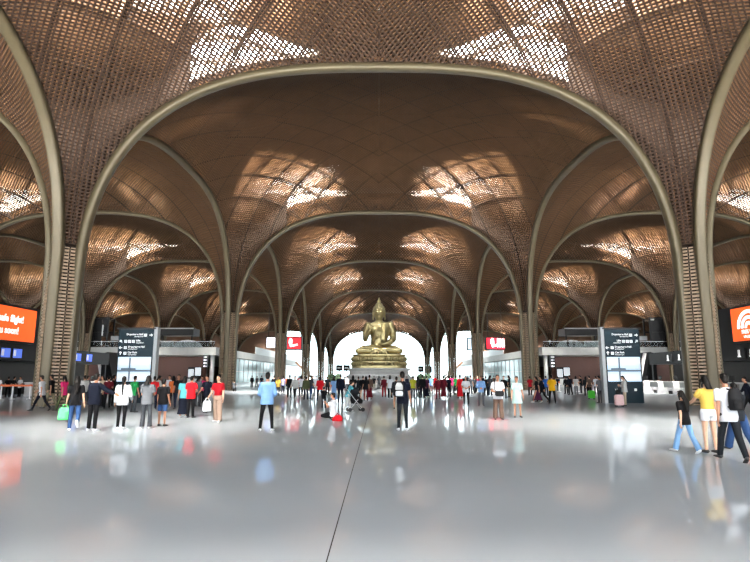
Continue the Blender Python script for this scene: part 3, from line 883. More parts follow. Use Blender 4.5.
for s in (-1, 1):
    add_ell(bm, (s * 0.33, -0.84, 6.5), (0.2, 0.1, 0.08), 12); limb(bm, [(s * 0.12, -0.92, 6.75), (s * 0.5, -0.78, 6.78)], [0.06, 0.05])
    add_ell(bm, (s * 0.9, 0.05, 6.3), (0.12, 0.3, 0.5), 12); add_ell(bm, (s * 0.92, 0.0, 5.65), (0.12, 0.2, 0.4), 12)
    add_ell(bm, (s * 0.6, -0.82, 3.75), (0.6, 0.25, 0.4), 16)
    # crossed legs
    limb(bm, [(s * 0.8, 0.0, 0.75), (s * 2.3, -0.75, 0.72), (s * 3.1, -1.15, 0.52)], [0.85, 0.68, 0.48])
    limb(bm, [(s * 3.05, -1.25, 0.48), (s * 1.2, -1.75, 0.62 if s > 0 else 0.45), (s * -0.7, -1.75, 0.85 if s > 0 else 0.4)], [0.46, 0.42, 0.3])
    limb(bm, [(s * -0.6, -1.75, 0.9 if s > 0 else 0.42), (s * -1.7, -1.55, 1.02 if s > 0 else 0.4)], [0.27, 0.2])
# arms: the raised one and the one resting in the lap
limb(bm, [(-1.62, 0, 4.45), (-2.05, 0.1, 3.4), (-2.1, 0.0, 2.35)], [0.56, 0.47, 0.4]); limb(bm, [(-2.1, 0, 2.35), (-1.75, -0.75, 2.95), (-1.4, -1.15, 3.55)], [0.4, 0.34, 0.25])
limb(bm, [(1.62, 0, 4.45), (2.1, 0.1, 3.4), (2.1, -0.05, 2.3)], [0.56, 0.47, 0.42]); limb(bm, [(2.1, -0.05, 2.3), (1.5, -0.95, 1.7), (0.6, -1.45, 1.48)], [0.42, 0.34, 0.25])
add_ell(bm, (-1.36, -1.2, 3.82), (0.27, 0.13, 0.34), 14)
for k, (dx, L) in enumerate(((-0.2, 0.5), (-0.07, 0.6), (0.06, 0.58), (0.19, 0.42))):
    limb(bm, [(-1.36 + dx, -1.2, 4.02), (-1.36 + dx * 1.2, -1.24, 4.02 + L * 0.55), (-1.36 + dx * 1.2, -1.34, 4.02 + L)], [0.085, 0.075, 0.06], 8)
limb(bm, [(-1.12, -1.25, 3.7), (-1.0, -1.4, 3.95), (-1.12, -1.46, 4.15)], [0.095, 0.085, 0.065], 8)
add_ell(bm, (0.3, -1.55, 1.46), (0.38, 0.3, 0.13), 14)
for k in range(4): limb(bm, [(0.0, -1.75 + k * 0.13, 1.46), (-0.32, -1.75 + k * 0.13, 1.48), (-0.6 + 0.06 * abs(k - 1), -1.74 + k * 0.13, 1.54)], [0.085, 0.075, 0.06], 8)
limb(bm, [(0.3, -1.75, 1.55), (0.05, -1.9, 1.62), (-0.15, -1.88, 1.66)], [0.095, 0.08, 0.06], 8)
link('body', remesh(bm, 'body', 0.05, 2, M_gold), None, statue)
# robe: skirt over the legs, shoulder cloth and hanging sash with folds
bm = bmesh.new()
loft(bm, [((0, 0.1, 1.5), 1.3, 1.02), ((0.06, 0.03, 2.4), 1.3, 1.0), ((0.15, -0.05, 3.4), 1.55, 1.08), ((0.42, -0.02, 4.2), 1.5, 1.02), ((0.75, 0.0, 4.72), 1.05, 0.78), ((0.95, 0, 4.98), 0.6, 0.5)], 28)
limb(bm, [(1.65, 0, 4.5), (2.12, 0.1, 3.4), (2.15, -0.02, 2.4)], [0.64, 0.56, 0.52]); limb(bm, [(2.15, -0.02, 2.4), (1.75, -0.65, 1.95)], [0.52, 0.5])
for t in np.linspace(0, 1, 6):
    limb(bm, [(1.5 - t * 0.5, -0.55 - 0.25 * t, 4.75 - t * 0.3), (0.6 - t * 0.7, -1.02, 3.5 - t * 0.8), (-0.2 - t * 0.75, -0.95, 2.7 - t * 0.7)], [0.07, 0.07, 0.05], 8)
link('robe', remesh(bm, 'robe', 0.055, 1, M_gold), None, statue)
bm = bmesh.new()
for k in range(3): limb(bm, [(0.55 + k * 0.22, -0.95, 4.6), (0.42 + k * 0.22, -1.2, 3.4), (0.4 + k * 0.2, -1.15, 2.2), (0.35 + k * 0.2, -1.3, 1.6)], [0.13, 0.14, 0.14, 0.12], 10)
link('sash', remesh(bm, 'sash', 0.05, 1, M_gold), None, statue)
bm = bmesh.new()
for k in range(5):
    a = -0.9 + k * 0.45
    limb(bm, [(a * 0.4, -1.6, 0.9), (a, -2.0, 0.35), (a * 1.3, -2.15, 0.08)], [0.22, 0.25, 0.2], 10)
link('robe_hem', remesh(bm, 'robe_hem', 0.06, 1, M_gold), None, statue)
bm = bmesh.new()
add_ell(bm, (0, 0.14, 6.72), (0.92, 0.95, 0.95), 24); add_ell(bm, (0, 0.12, 7.55), (0.58, 0.58, 0.52), 20)
for i in range(150):
    z = 1 - 1.15 * (i + 0.5) / 150; a = i * 2.39996; rr = math.sqrt(max(0, 1 - z * z))
    p = Vector((0.92 * rr * math.cos(a), 0.14 + 0.95 * rr * math.sin(a), 6.72 + 0.95 * z))
    if p.y > -0.62 or p.z > 7.2: add_ell(bm, p, 0.1, 6)
link('hair', remesh(bm, 'hair', 0.045, 0, M_gold_d), None, statue)
bm = bmesh.new()
limb(bm, [(0, 0.12, 7.85), (0, 0.12, 8.15), (0, 0.12, 8.35), (0, 0.12, 8.85)], [0.24, 0.3, 0.2, 0.03], 14)
link('flame_finial', remesh(bm, 'flame_finial', 0.035, 1, M_gold), None, statue)

def outline_solid(bm, prof, n=4.0, seg=72):
    """profile (half width, half depth, z) swept round a rounded rectangle"""
    loops = []
    for (a, b, z) in prof:
        L = []
        for i in range(seg):
            t = 2 * PI * i / seg; c, s = math.cos(t), math.sin(t)
            L.append(bm.verts.new((a * math.copysign(abs(c) ** (2 / n), c), b * math.copysign(abs(s) ** (2 / n), s), z)))
        loops.append(L)
    for p, q in zip(loops[:-1], loops[1:]):
        for i in range(seg): bm.faces.new((p[i], p[(i + 1) % seg], q[(i + 1) % seg], q[i]))
    bm.faces.new(loops[0][::-1]); bm.faces.new(loops[-1])
hp = z_seat - z_ped
ped = empty('lotus_pedestal', (0, BD, z_ped), 0, 'gilded lotus pedestal between the golden statue and its pale stone plinth', 'pedestal')
bm = bmesh.new()
outline_solid(bm, [(4.1, 2.9, 0), (4.1, 2.9, hp * 0.18), (3.9, 2.75, hp * 0.22), (3.75, 2.6, hp * 0.4), (3.75, 2.6, hp * 0.5)]); child('lower_tier', bm, M_gold, ped, False)
bm = bmesh.new()
outline_solid(bm, [(3.8, 2.6, hp * 0.5), (4.0, 2.8, hp * 0.6), (4.05, 2.85, hp * 0.8), (3.9, 2.7, hp * 0.84), (3.95, 2.75, hp * 0.9), (3.95, 2.75, hp)]); child('upper_tier', bm, M_gold, ped, False)
for tier, zc, up in (('upper', hp * 0.66, 1), ('lower', hp * 0.3, -1)):
    bm = bmesh.new(); N = 46
    for i in range(N):
        t = 2 * PI * i / N; c, s = math.cos(t), math.sin(t)
        p = Vector((4.0 * math.copysign(abs(c) ** 0.5, c), 2.8 * math.copysign(abs(s) ** 0.5, s), zc))
        add_ell(bm, p, (0.24, 0.24, hp * 0.17), 10)
    child('lotus_petals', bm, M_gold, ped, True)
plinth = empty('stone_plinth', (0, BD, 0), 0, 'pale carved stone plinth under the golden pedestal, behind the crowd', 'plinth')
bm = bmesh.new(); outline_solid(bm, [(4.7, 3.5, z_ped * 0.55), (4.7, 3.5, z_ped * 0.6), (4.4, 3.2, z_ped * 0.68), (4.4, 3.2, z_ped * 0.86), (4.65, 3.45, z_ped * 0.92), (4.65, 3.45, z_ped)], 6); child('upper_course', bm, M_stone, plinth)
bm = bmesh.new(); outline_solid(bm, [(5.6, 4.4, 0), (5.6, 4.4, z_ped * 0.16), (5.2, 4.0, z_ped * 0.2), (5.2, 4.0, z_ped * 0.48), (5.4, 4.2, z_ped * 0.55)], 6); child('lower_course', bm, M_stone, plinth)

# ------------------------------------------------------------------ people
MC = {}
def cloth(c, rough=0.85):
    k = (tuple(round(v, 3) for v in c), rough)
    if k not in MC: MC[k] = mat('cloth', c, rough=rough, noise=0.06, nscale=9, spec=0.12)
    return MC[k]
C = dict(white=srgb(212, 213, 216), offwhite=srgb(192, 190, 186), black=srgb(13, 13, 15), navy=srgb(9, 13, 25), denim=srgb(42, 66, 104), darkdenim=srgb(22, 30, 46),
         lightdenim=srgb(120, 160, 202), sky=srgb(116, 152, 196), grey=srgb(88, 90, 94), darkgrey=srgb(52, 54, 58), charcoal=srgb(28, 31, 35), khaki=srgb(120, 112, 90),
         olive=srgb(72, 78, 52), brown=srgb(92, 72, 62), taupe=srgb(140, 118, 104), beige=srgb(190, 170, 145), red=srgb(196, 24, 34), darkred=srgb(140, 16, 26),
         maroon=srgb(86, 20, 30), pink=srgb(206, 44, 104), yellow=srgb(212, 178, 84), mustard=srgb(208, 156, 20), lime=srgb(170, 168, 50), green=srgb(24, 110, 56),
         teal=srgb(82, 156, 166), pale_green=srgb(158, 184, 178), lavender=srgb(150, 150, 200), orange=srgb(200, 100, 50), blue=srgb(40, 84, 150), plum=srgb(62, 24, 48))
M_skin = mat('skin', srgb(172, 120, 92), rough=0.55, noise=0.06, nscale=20)
M_skin_l = mat('skin_fair', srgb(205, 160, 132), rough=0.55, noise=0.05, nscale=20)
M_hair = mat('black_hair', (0.006, 0.005, 0.0045), rough=0.5, noise=0.3, nscale=40, spec=0.08)
M_shoe_w = mat('white_shoe', (0.75, 0.75, 0.75), rough=0.5)
M_shoe_b = mat('black_shoe', (0.02, 0.02, 0.02), rough=0.5)
M_eye = mat('eye', (0.015, 0.012, 0.012), rough=0.25)
M_lip = mat('lip', srgb(150, 80, 72), rough=0.5)

def rot_x(v, a):  # turn about the x axis, forward is +y
    return Vector((v.x, v.y * math.cos(a) - v.z * math.sin(a), v.y * math.sin(a) + v.z * math.cos(a)))

D = math.radians
def skeleton(ps):
    """joints of a 1.70 m figure facing +y; right is +x. ps: legs (thigh, knee, spread), arms (fwd, abduct, elbow, inward), lean, yaw of the head"""
    J = {}
    thigh, shin, foot_h = 0.43, 0.40, 0.075
    drop = []
    for n, s in (('L', -1), ('R', 1)):
        t, k, sp = ps.get('leg' + n, (2, 4, 3))
        hip = Vector((s * 0.092, 0, 0))
        d = Vector((s * math.sin(D(sp)), math.sin(D(t)), -math.cos(D(t)))).normalized()
        knee = hip + d * thigh
        a = D(t - k)
        d2 = Vector((s * math.sin(D(sp)) * 0.6, math.sin(a), -math.cos(a))).normalized()
        ank = knee + d2 * shin
        toe_a = ps.get('foot' + n, max(-70, min(20, (t - k) * 0.9)) if (t - k) < -18 else 0)
        fa = D(toe_a)
        fwd = Vector((s * 0.16, math.cos(fa), math.sin(fa))).normalized()
        J['hip' + n], J['knee' + n], J['ank' + n], J['fdir' + n] = hip, knee, ank, fwd
        drop.append(min(ank.z - foot_h * math.cos(fa), (ank + fwd * 0.17).z - 0.04))
    pz = ps.get('pelvis', -min(drop))
    for k in list(J):
        if not k.startswith('fdir'): J[k] = J[k] + Vector((0, 0, pz))
    P = Vector((0, 0, pz)); lean = -D(ps.get('lean', 0)); side = ps.get('side', 0.0)
    up = lambda y, z, x=0.0: P + rot_x(Vector((x + side * z, y, z)), lean)
    J['pelvis'] = P
    J['waist'], J['chest'], J['upper'], J['neck'] = up(0.0, 0.17), up(0.01, 0.34), up(-0.005, 0.47), up(-0.005, 0.535)
    hl = lean - D(ps.get('nod', 0))
    J['neck_top'] = J['neck'] + rot_x(Vector((0, 0.015, 0.07)), hl)
    J['head'] = J['neck'] + rot_x(Vector((0, 0.03, 0.16)), hl)
    J['hrot'] = (Matrix.Rotation(D(ps.get('turn', 0)), 3, 'Z') @ Matrix.Rotation(hl, 3, 'X'))
    J['trot'] = Matrix.Rotation(lean, 3, 'X')
    for n, s in (('L', -1), ('R', 1)):
        f, ab, el, inw = ps.get('arm' + n, (0, 9, 12, 0))
        sh = up(-0.005, 0.455, s * 0.178)
        d = Vector((s * math.sin(D(ab)), math.sin(D(f)) * math.cos(D(ab)), -math.cos(D(f)) * math.cos(D(ab)))).normalized()
        e = sh + d * 0.285
        fw = Vector((-s * math.sin(D(inw)), math.cos(D(inw)), 0.0)); fw = (fw - d * fw.dot(d))
        if fw.length < 0.2: fw = Vector((0, 0, 1)) - d * d.z
        fw.normalize()
        d2 = (d * math.cos(D(el)) + fw * math.sin(D(el))).normalized()
        w = e + d2 * 0.25
        J['sh' + n], J['el' + n], J['wr' + n], J['hd' + n], J['hn' + n] = sh, e, w, d2, (Vector((s, 0, 0)) - d2 * (d2.x * s)).normalized()
    return J

def torso_rings(J, g=0.0, z0=-0.09, top=True, flare=0.0):
    X = Vector((1, 0, 0)); F = J['trot'] @ Vector((0, 1, 0)); U = J['trot'] @ Vector((0, 0, 1))
    P = J['pelvis']
    r = [(P + U * z0, 0.160 + g + flare, 0.115 + g + flare, X, F), (P + U * min(0.02, z0 + 0.1), 0.165 + g + flare * 0.8, 0.118 + g + flare * 0.7, X, F)]
    r += [(J['waist'], 0.138 + g + flare * 0.4, 0.102 + g + flare * 0.3, X, F), (J['chest'], 0.158 + g, 0.115 + g, X, F), (J['upper'] - U * 0.03, 0.160 + g, 0.10 + g, X, F), (J['upper'] + U * 0.025, 0.12 + g, 0.078 + g * 0.7, X, F)]
    if top: r.append((J['neck'] + U * 0.0, 0.066 + g * 0.4, 0.06 + g * 0.4, X, F))
    return r

def hand(bm, J, n, s):
    w, d, nn = J['wr' + n], J['hd' + n], J['hn' + n]
    q = d.cross(nn).normalized()           # across the palm
    pal = w + d * 0.05
    M = Matrix((q, nn, d)).transposed()
    add_ell(bm, pal, (0.040, 0.017, 0.050), 10, M)
    add_cone(bm, w - d * 0.02, w + d * 0.03, 0.026, 0.026, 8)
    fr = -1 if q.y < 0 else 1
    for k, (o, L) in enumerate(((0.030, 0.070), (0.010, 0.080), (-0.011, 0.074), (-0.031, 0.058))):
        b = pal + d * 0.035 + q * (o * fr * 1.0)
        m = b + d * L * 0.55 + q * (o * 0.15 * fr) - nn * 0.008
        t = m + d * L * 0.42 - nn * 0.022
        add_cone(bm, b, m, 0.0092, 0.0086, 7); add_ell(bm, m, 0.0088, 7); add_cone(bm, m, t, 0.0086, 0.007, 7); add_ell(bm, t, 0.007, 6)
    b = pal - d * 0.02 + q * (0.03 * fr); m = b + q * (0.032 * fr) + d * 0.028 - nn * 0.01; t = m + d * 0.032 + q * (0.004 * fr) - nn * 0.008
    add_cone(bm, b, m, 0.0125, 0.0105, 8); add_ell(bm, m, 0.0106, 8); add_cone(bm, m, t, 0.0105, 0.0085, 8); add_ell(bm, t, 0.0085, 7)

def tube(bm, pts, rad, seg=14, joints=True):
    for i in range(len(pts) - 1): add_cone(bm, pts[i], pts[i + 1], rad[i], rad[i + 1], seg)
    if joints:
        for p, r in list(zip(pts, rad))[1:-1]: add_ell(bm, p, r, seg)

MESH = {}
def body_mesh(pk, ps, female):
    key = ('body', pk, female)
    if key in MESH: return MESH[key]
    J = skeleton(ps); bm = bmesh.new()
    loft(bm, torso_rings(J), 24)
    add_cone(bm, J['neck'] - (J['neck_top'] - J['neck']) * 0.5, J['neck_top'] + (J['head'] - J['neck_top']) * 0.3, 0.056, 0.05, 16)
    H, Rm = J['head'], J['hrot']; at = lambda x, y, z: H + Rm @ Vector((x, y, z))
    add_ell(bm, at(0, -0.005, 0.015), (0.073, 0.092, 0.098), 20, Rm)
    add_ell(bm, at(0, 0.022, -0.045), (0.056, 0.066, 0.066), 16, Rm)
    add_cone(bm, at(0, 0.088, 0.022), at(0, 0.106, -0.022), 0.009, 0.015, 8); add_ell(bm, at(0, 0.100, -0.022), (0.017, 0.013, 0.011), 8, Rm)
    for s in (-1, 1):
        add_ell(bm, at(s * 0.075, -0.008, -0.005), (0.011, 0.022, 0.034), 8, Rm)
        add_ell(bm, at(s * 0.032, 0.078, 0.022), (0.020, 0.012, 0.007), 8, Rm)
    for n, s in (('L', -1), ('R', 1)):
        tube(bm, [J['sh' + n], J['el' + n], J['wr' + n]], [0.052, 0.038, 0.026]); add_ell(bm, J['sh' + n], 0.055, 12)
        hand(bm, J, n, s)
        tube(bm, [J['hip' + n], J['knee' + n], J['ank' + n]], [0.088, 0.054, 0.036]); add_ell(bm, J['hip' + n], 0.09, 12)
        a, f = J['ank' + n], J['fdir' + n]
        add_ell(bm, a - Vector((0, 0, 0.03)), (0.036, 0.04, 0.04), 10); add_cone(bm, a - f * 0.03 - Vector((0, 0, 0.035)), a + f * 0.16 - Vector((0, 0, 0.052)), 0.036, 0.022, 10)
    me = remesh(bm, 'body', 0.0105, 1)
    MESH[key] = me
    return me

def face_mesh(pk, ps):
    key = ('face', pk)
    if key in MESH: return MESH[key]
    J = skeleton(ps); H, Rm = J['head'], J['hrot']; at = lambda x, y, z: H + Rm @ Vector((x, y, z))
    bm = bmesh.new()
    for s in (-1, 1):
        add_ell(bm, at(s * 0.032, 0.0855, 0.012), (0.013, 0.006, 0.0065), 8, Rm); add_bar(bm, at(s * 0.016, 0.091, 0.034), at(s * 0.048, 0.082, 0.036), 0.005, 0.007)
    a = bm_mesh(bm, 'eyes', True); bm = bmesh.new(); add_ell(bm, at(0, 0.086, -0.058), (0.022, 0.008, 0.008), 8, Rm)
    MESH[key] = (a, bm_mesh(bm, 'mouth', True))
    return MESH[key]

def hair_mesh(pk, ps, style):
    key = ('hair', pk, style)
    if key in MESH: return MESH[key]
    J = skeleton(ps); H, Rm = J['head'], J['hrot']; at = lambda x, y, z: H + Rm @ Vector((x, y, z)); bm = bmesh.new()
    add_ell(bm, at(0, -0.022, 0.036), (0.082, 0.092, 0.094), 18, Rm); add_ell(bm, at(0, -0.05, -0.02), (0.070, 0.058, 0.07), 14, Rm); add_ell(bm, at(0, 0.045, 0.085), (0.062, 0.045, 0.03), 12, Rm)
    if style in ('long', 'pony', 'bob'):
        L = {'long': 0.46, 'pony': 0.5, 'bob': 0.2}[style]; w = {'long': 0.1, 'pony': 0.04, 'bob': 0.09}[style]
        up = J['trot'] @ Vector((0, 0, 1)); bk = J['trot'] @ Vector((0, -1, 0)); X = Rm @ Vector((1, 0, 0))
        p0 = at(0, -0.06, 0.03); p1 = at(0, -0.095, -0.07); p2 = J['upper'] + bk * 0.135 + up * 0.04; p3 = p2 - up * max(0.02, L - 0.17)
        pts = [p0, p1, p2] + ([p3] if style != 'bob' else [])
        loft(bm, [(p, w * f, 0.045 * (1 if i else 1.4), X, bk) for i, (p, f) in enumerate(zip(pts, (0.75, 0.95, 1.0, 0.55)))], 14)
        if style != 'pony':
            for s in (-1, 1): tube(bm, [at(s * 0.068, 0.02, 0.05), at(s * 0.082, -0.005, -0.05), at(s * 0.085, -0.02, -0.15)], [0.024, 0.028, 0.02], 8)
    if style == 'bun': add_ell(bm, at(0, -0.1, 0.09), 0.048, 12)
    me = remesh(bm, 'hair', 0.011, 1); MESH[key] = me
    return me

def top_mesh(pk, ps, style):
    key = ('top', pk, style)
    if key in MESH: return MESH[key]
    J = skeleton(ps); bm = bmesh.new()
    kind, _, opt = style.partition('_')
    g = 0.016 + (0.022 if 'loose' in opt else 0) ; z0 = -0.13 if 'crop' not in opt else 0.03
    if 'crop' in opt:
        rr = torso_rings(J, g); U = J['trot'] @ Vector((0, 0, 1)); rr = [(J['pelvis'] + U * 0.06, 0.152 + g, 0.112 + g, Vector((1, 0, 0)), J['trot'] @ Vector((0, 1, 0)))] + rr[2:]
        loft(bm, rr, 24)
    else:
        loft(bm, torso_rings(J, g, z0, True, 0.012), 24)
    for n in 'LR':
        sh, el, wr = J['sh' + n], J['el' + n], J['wr' + n]
        add_ell(bm, sh, 0.066 + g * 0.3, 12)
        if kind == 'long': tube(bm, [sh, el, el.lerp(wr, 0.95)], [0.064 + g * 0.5, 0.052 + g * 0.6, 0.036 + g * 0.4]); 
        elif kind == 'tee': tube(bm, [sh, sh.lerp(el, 0.72)], [0.066 + g * 0.5, 0.058 + g * 0.7])
        elif kind == 'puff': tube(bm, [sh, sh.lerp(el, 0.55)], [0.072, 0.07]); add_ell(bm, sh.lerp(el, 0.3), 0.078, 10)
    me = remesh(bm, 'top', 0.013, 2); MESH[key] = me
    return me

def bottom_mesh(pk, ps, style):
    key = ('bottom', pk, style)
    if key in MESH: return MESH[key]
    J = skeleton(ps); bm = bmesh.new(); X = Vector((1, 0, 0)); F = Vector((0, 1, 0)); P = J['pelvis']; U = J['trot'] @ Vector((0, 0, 1))
    loft(bm, [(P + U * 0.10, 0.150, 0.112), (P + U * 0.0, 0.174, 0.128), (P - U * 0.1, 0.168, 0.125)], 22)
    if style in ('trousers', 'slim', 'wide', 'flare'):
        w = {'trousers': (0.100, 0.072, 0.058), 'slim': (0.096, 0.064, 0.046), 'wide': (0.108, 0.095, 0.098), 'flare': (0.098, 0.068, 0.085)}[style]
        for n in 'LR':
            h, k, a = J['hip' + n], J['knee' + n], J['ank' + n]
            tube(bm, [h, k, a + (a - k).normalized() * 0.02], list(w)); add_ell(bm, h, w[0], 12)
    elif style in ('shorts', 'bermuda'):
        f = 0.45 if style == 'shorts' else 0.85
        for n in 'LR':
            h, k = J['hip' + n], J['knee' + n]
            tube(bm, [h, h.lerp(k, f)], [0.105, 0.1 if f < 0.6 else 0.088]); add_ell(bm, h, 0.103, 12)
    else:                                     # skirts: hem height and width
        f, wd = {'skirt': (0.45, 0.25), 'maxi': (0.92, 0.27), 'dress': (0.30, 0.25)}[style]
        c = (J['ankL'] + J['ankR']) / 2; k = (J['kneeL'] + J['kneeR']) / 2
        sp = abs(J['ankL'].y - J['ankR'].y) / 2
        km = k + (c - k) * max(0, (f - 0.45) / 0.55) if f > 0.45 else P.lerp(k, min(1, f / 0.45 + 0.1))
        hem = Vector((km.x, km.y, P.z + (c.z - P.z) * f if f > 0.45 else km.z))
        loft(bm, [(P + U * 0.08, 0.155, 0.118), (P - Vector((0, 0, 0.06)), 0.185, 0.14), (P.lerp(hem, 0.55), 0.20, 0.16 + sp * 0.3 * f), (hem, wd, 0.19 + sp * 0.6 * f)], 24)
    me = remesh(bm, 'bottom', 0.014, 2); MESH[key] = me
    return me

def shoe_mesh(pk, ps, n):
    key = ('shoe', pk, n)
    if key in MESH: return MESH[key]
    J = skeleton(ps); bm = bmesh.new(); a, f = J['ank' + n], J['fdir' + n]
    up = Vector((0, 0, 1)); up = (up - f * f.z).normalized(); X = f.cross(up)
    B = a - up * 0.035
    loft(bm, [(B - f * 0.055, 0.032, 0.032, X, up), (B - f * 0.02, 0.044, 0.045, X, up), (B + f * 0.06 - up * 0.008, 0.048, 0.036, X, up), (B + f * 0.15 - up * 0.014, 0.048, 0.026, X, up), (B + f * 0.205 - up * 0.018, 0.028, 0.018, X, up)], 16)
    me = remesh(bm, 'shoe', 0.011, 1); MESH[key] = me
    return me

POSE = {
    'stand': dict(legL=(2, 3, 3), legR=(0, 2, 3), armL=(4, 10, 14, 0), armR=(2, 9, 12, 0)),
    'stand_wide': dict(legL=(3, 4, 9), legR=(0, 2, 8), armL=(10, 14, 62, 30), armR=(10, 14, 66, 40)),
    'phone': dict(legL=(1, 2, 4), legR=(3, 5, 3), armL=(12, 10, 95, 35), armR=(16, 10, 100, 35), nod=14),
    'photo': dict(legL=(1, 2, 5), legR=(0, 2, 4), armL=(55, 12, 75, 25), armR=(55, 12, 75, 25)),
    'walk': dict(legL=(24, 8, 2), legR=(-14, 16, 2), footR=-28, armL=(-20, 9, 15, 0), armR=(22, 9, 25, 0), lean=3),
    'stride': dict(legL=(28, 6, 2), legR=(-20, 22, 2), footR=-36, armL=(-26, 9, 20, 0), armR=(28, 8, 30, 0), lean=5),
    'kick': dict(legL=(8, 4, 3), legR=(-4, 62, 3), footR=-62, armL=(8, 12, 25, 0), armR=(-10, 10, 15, 0), lean=5),
    'point': dict(legL=(2, 3, 5), legR=(-2, 3, 4), armL=(8, 12, 40, 10), armR=(40, 42, 15, -20), lean=2),
    'hold': dict(legL=(3, 4, 3), legR=(0, 2, 4), armL=(8, 14, 78, 55), armR=(10, 16, 84, 60)),
    'bag': dict(legL=(5, 5, 2), legR=(-6, 8, 2), armL=(5, 10, 15, 0), armR=(14, 14, 40, 10)),
    'push': dict(legL=(16, 10, 2), legR=(-12, 12, 2), footR=-20, armL=(38, 8, 45, 5), armR=(38, 8, 45, 5), lean=20),
    'kneel': dict(legL=(78, 158, 6), legR=(78, 158, 6), footL=-150, footR=-150, pelvis=0.28, armL=(46, 4, 95, 30), armR=(46, 4, 95, 30), lean=-2),
    'sit': dict(legL=(84, 82, 4), legR=(84, 82, 4), pelvis=0.55, armL=(25, 8, 60, 15), armR=(25, 8, 60, 15), lean=4),
    'squat': dict(legL=(95, 135, 10), legR=(95, 135, 10), pelvis=0.33, armL=(45, 8, 55, 20), armR=(45, 8, 55, 20), lean=12),
    'reach': dict(legL=(3, 4, 2), legR=(-1, 2, 2), armL=(40, 12, 25, 5), armR=(2, 8, 10, 0)),
    'arms_fold': dict(legL=(1, 2, 3), legR=(3, 4, 4), armL=(18, 8, 105, 65), armR=(18, 8, 105, 65)),
}
NP = [0]
def person(px, d, h, face, pose, top, topc, bot, botc, hair, label, group=None, shoes='black', skin=None, hairc=None, x=None, z=0.0, front_face=None):
    """px: column of the photograph, d: distance, h: height, face: heading in degrees (0 = away from the camera, 90 = towards the left)"""
    ps = POSE[pose]
    if 15 < d < 40: d *= 1.055
    X = floor_x(px, d) if x is None else x
    p = empty('person', (X, d, z), D(face), label, 'person', group)
    k = h / 1.70
    p.scale = (k * 0.93, k * 0.95, k)
    NP[0] += 1
    sk = M_skin_l if skin == 'fair' else M_skin
    def put(name, me, m, slot=None):
        o = bpy.data.objects.new(name, me); COL.objects.link(o); o.parent = p
        if len(me.materials) == 0: me.materials.append(m)
        o.material_slots[0].link = 'OBJECT'; o.material_slots[0].material = m
        return o
    put('body', body_mesh(pose, ps, 0), sk)
    put('hair', hair_mesh(pose, ps, hair), M_hair)
    if top: put('top', top_mesh(pose, ps, top), cloth(C[topc]))
    nm = {'shorts': 'shorts', 'bermuda': 'shorts', 'skirt': 'skirt', 'maxi': 'skirt', 'dress': 'skirt'}.get(bot, 'trousers')
    put(nm, bottom_mesh(pose, ps, bot), cloth(C[botc]))
    for n in 'LR': put('shoe', shoe_mesh(pose, ps, n), M_shoe_w if shoes == 'white' else M_shoe_b)
    if front_face or (front_face is None and 110 < face % 360 < 250 and d < 45):
        a, b = face_mesh(pose, ps); put('eyes', a, M_eye); put('mouth', b, M_lip)
    return p

def backpack(p, pose, label, c, h, group=None):
    """soft backpack worn on the back of p"""
    J = skeleton(POSE[pose]); k = h / 1.7
    M = Matrix.Translation(p.location) @ Matrix.Rotation(p.rotation_euler.z, 4, 'Z') @ Matrix.Scale(k, 4)
    c0 = M @ (J['chest'] + J['trot'] @ Vector((0, -0.21, -0.04)))
    b = empty('backpack', c0, p.rotation_euler.z, label, 'backpack', group); b.scale = (k, k, k)
    bm = bmesh.new()
    loft(bm, [((0, 0, -0.23), 0.13, 0.07), ((0, 0, -0.2), 0.155, 0.088), ((0, 0, 0), 0.16, 0.092), ((0, 0.01, 0.15), 0.14, 0.08), ((0, 0.02, 0.23), 0.09, 0.05)], 20)
    link('bag', remesh(bm, 'bag', 0.014, 2), cloth(c, 0.6), b)
    bm = bmesh.new(); loft(bm, [((0, -0.075, -0.19), 0.11, 0.045), ((0, -0.085, -0.08), 0.115, 0.05), ((0, -0.075, 0.0), 0.09, 0.03)], 16)
    link('front_pocket', remesh(bm, 'front_pocket', 0.013, 1), cloth(c, 0.6), b)
    for s in (-1, 1):
        bm = bmesh.new(); pts = [(s * 0.09, 0.05, 0.2), (s * 0.11, 0.2, 0.225), (s * 0.12, 0.345, 0.13), (s * 0.125, 0.34, -0.02), (s * 0.135, 0.2, -0.13), (s * 0.13, 0.06, -0.17)]
        tube(bm, pts, [0.018] * 6, 8); link('strap', remesh(bm, 'strap', 0.01, 1), cloth(C['black'], 0.6), b)
    return b

def hand_point(p, pose, n, h):
    J = skeleton(POSE[pose]); k = h / 1.7
    return Matrix.Translation(p.location) @ Matrix.Rotation(p.rotation_euler.z, 4, 'Z') @ Matrix.Scale(k, 4) @ (J['wr' + n] + J['hd' + n] * 0.08)

def carried_bag(name, at, w, h, c, label, cat, rz=0.0, t=0.12):
    b = empty(name, (at.x, at.y, at.z - h - 0.1), rz, label, cat)
    bm = bmesh.new(); loft(bm, [((0, 0, 0), w * 0.46, t * 0.4), ((0, 0, h * 0.15), w * 0.5, t * 0.5), ((0, 0, h * 0.7), w * 0.47, t * 0.42), ((0, 0, h), w * 0.38, t * 0.15)], 16)
    link('bag', remesh(bm, 'bag', 0.014, 1), cloth(c, 0.5), b)
    bm = bmesh.new(); tube(bm, [(-w * 0.25, 0, h * 0.95), (-w * 0.12, 0, h + 0.09), (w * 0.12, 0, h + 0.09), (w * 0.25, 0, h * 0.95)], [0.012] * 4, 8)
    link('handle', bm_mesh(bm, 'handle', True), cloth(c, 0.5), b)
    return b

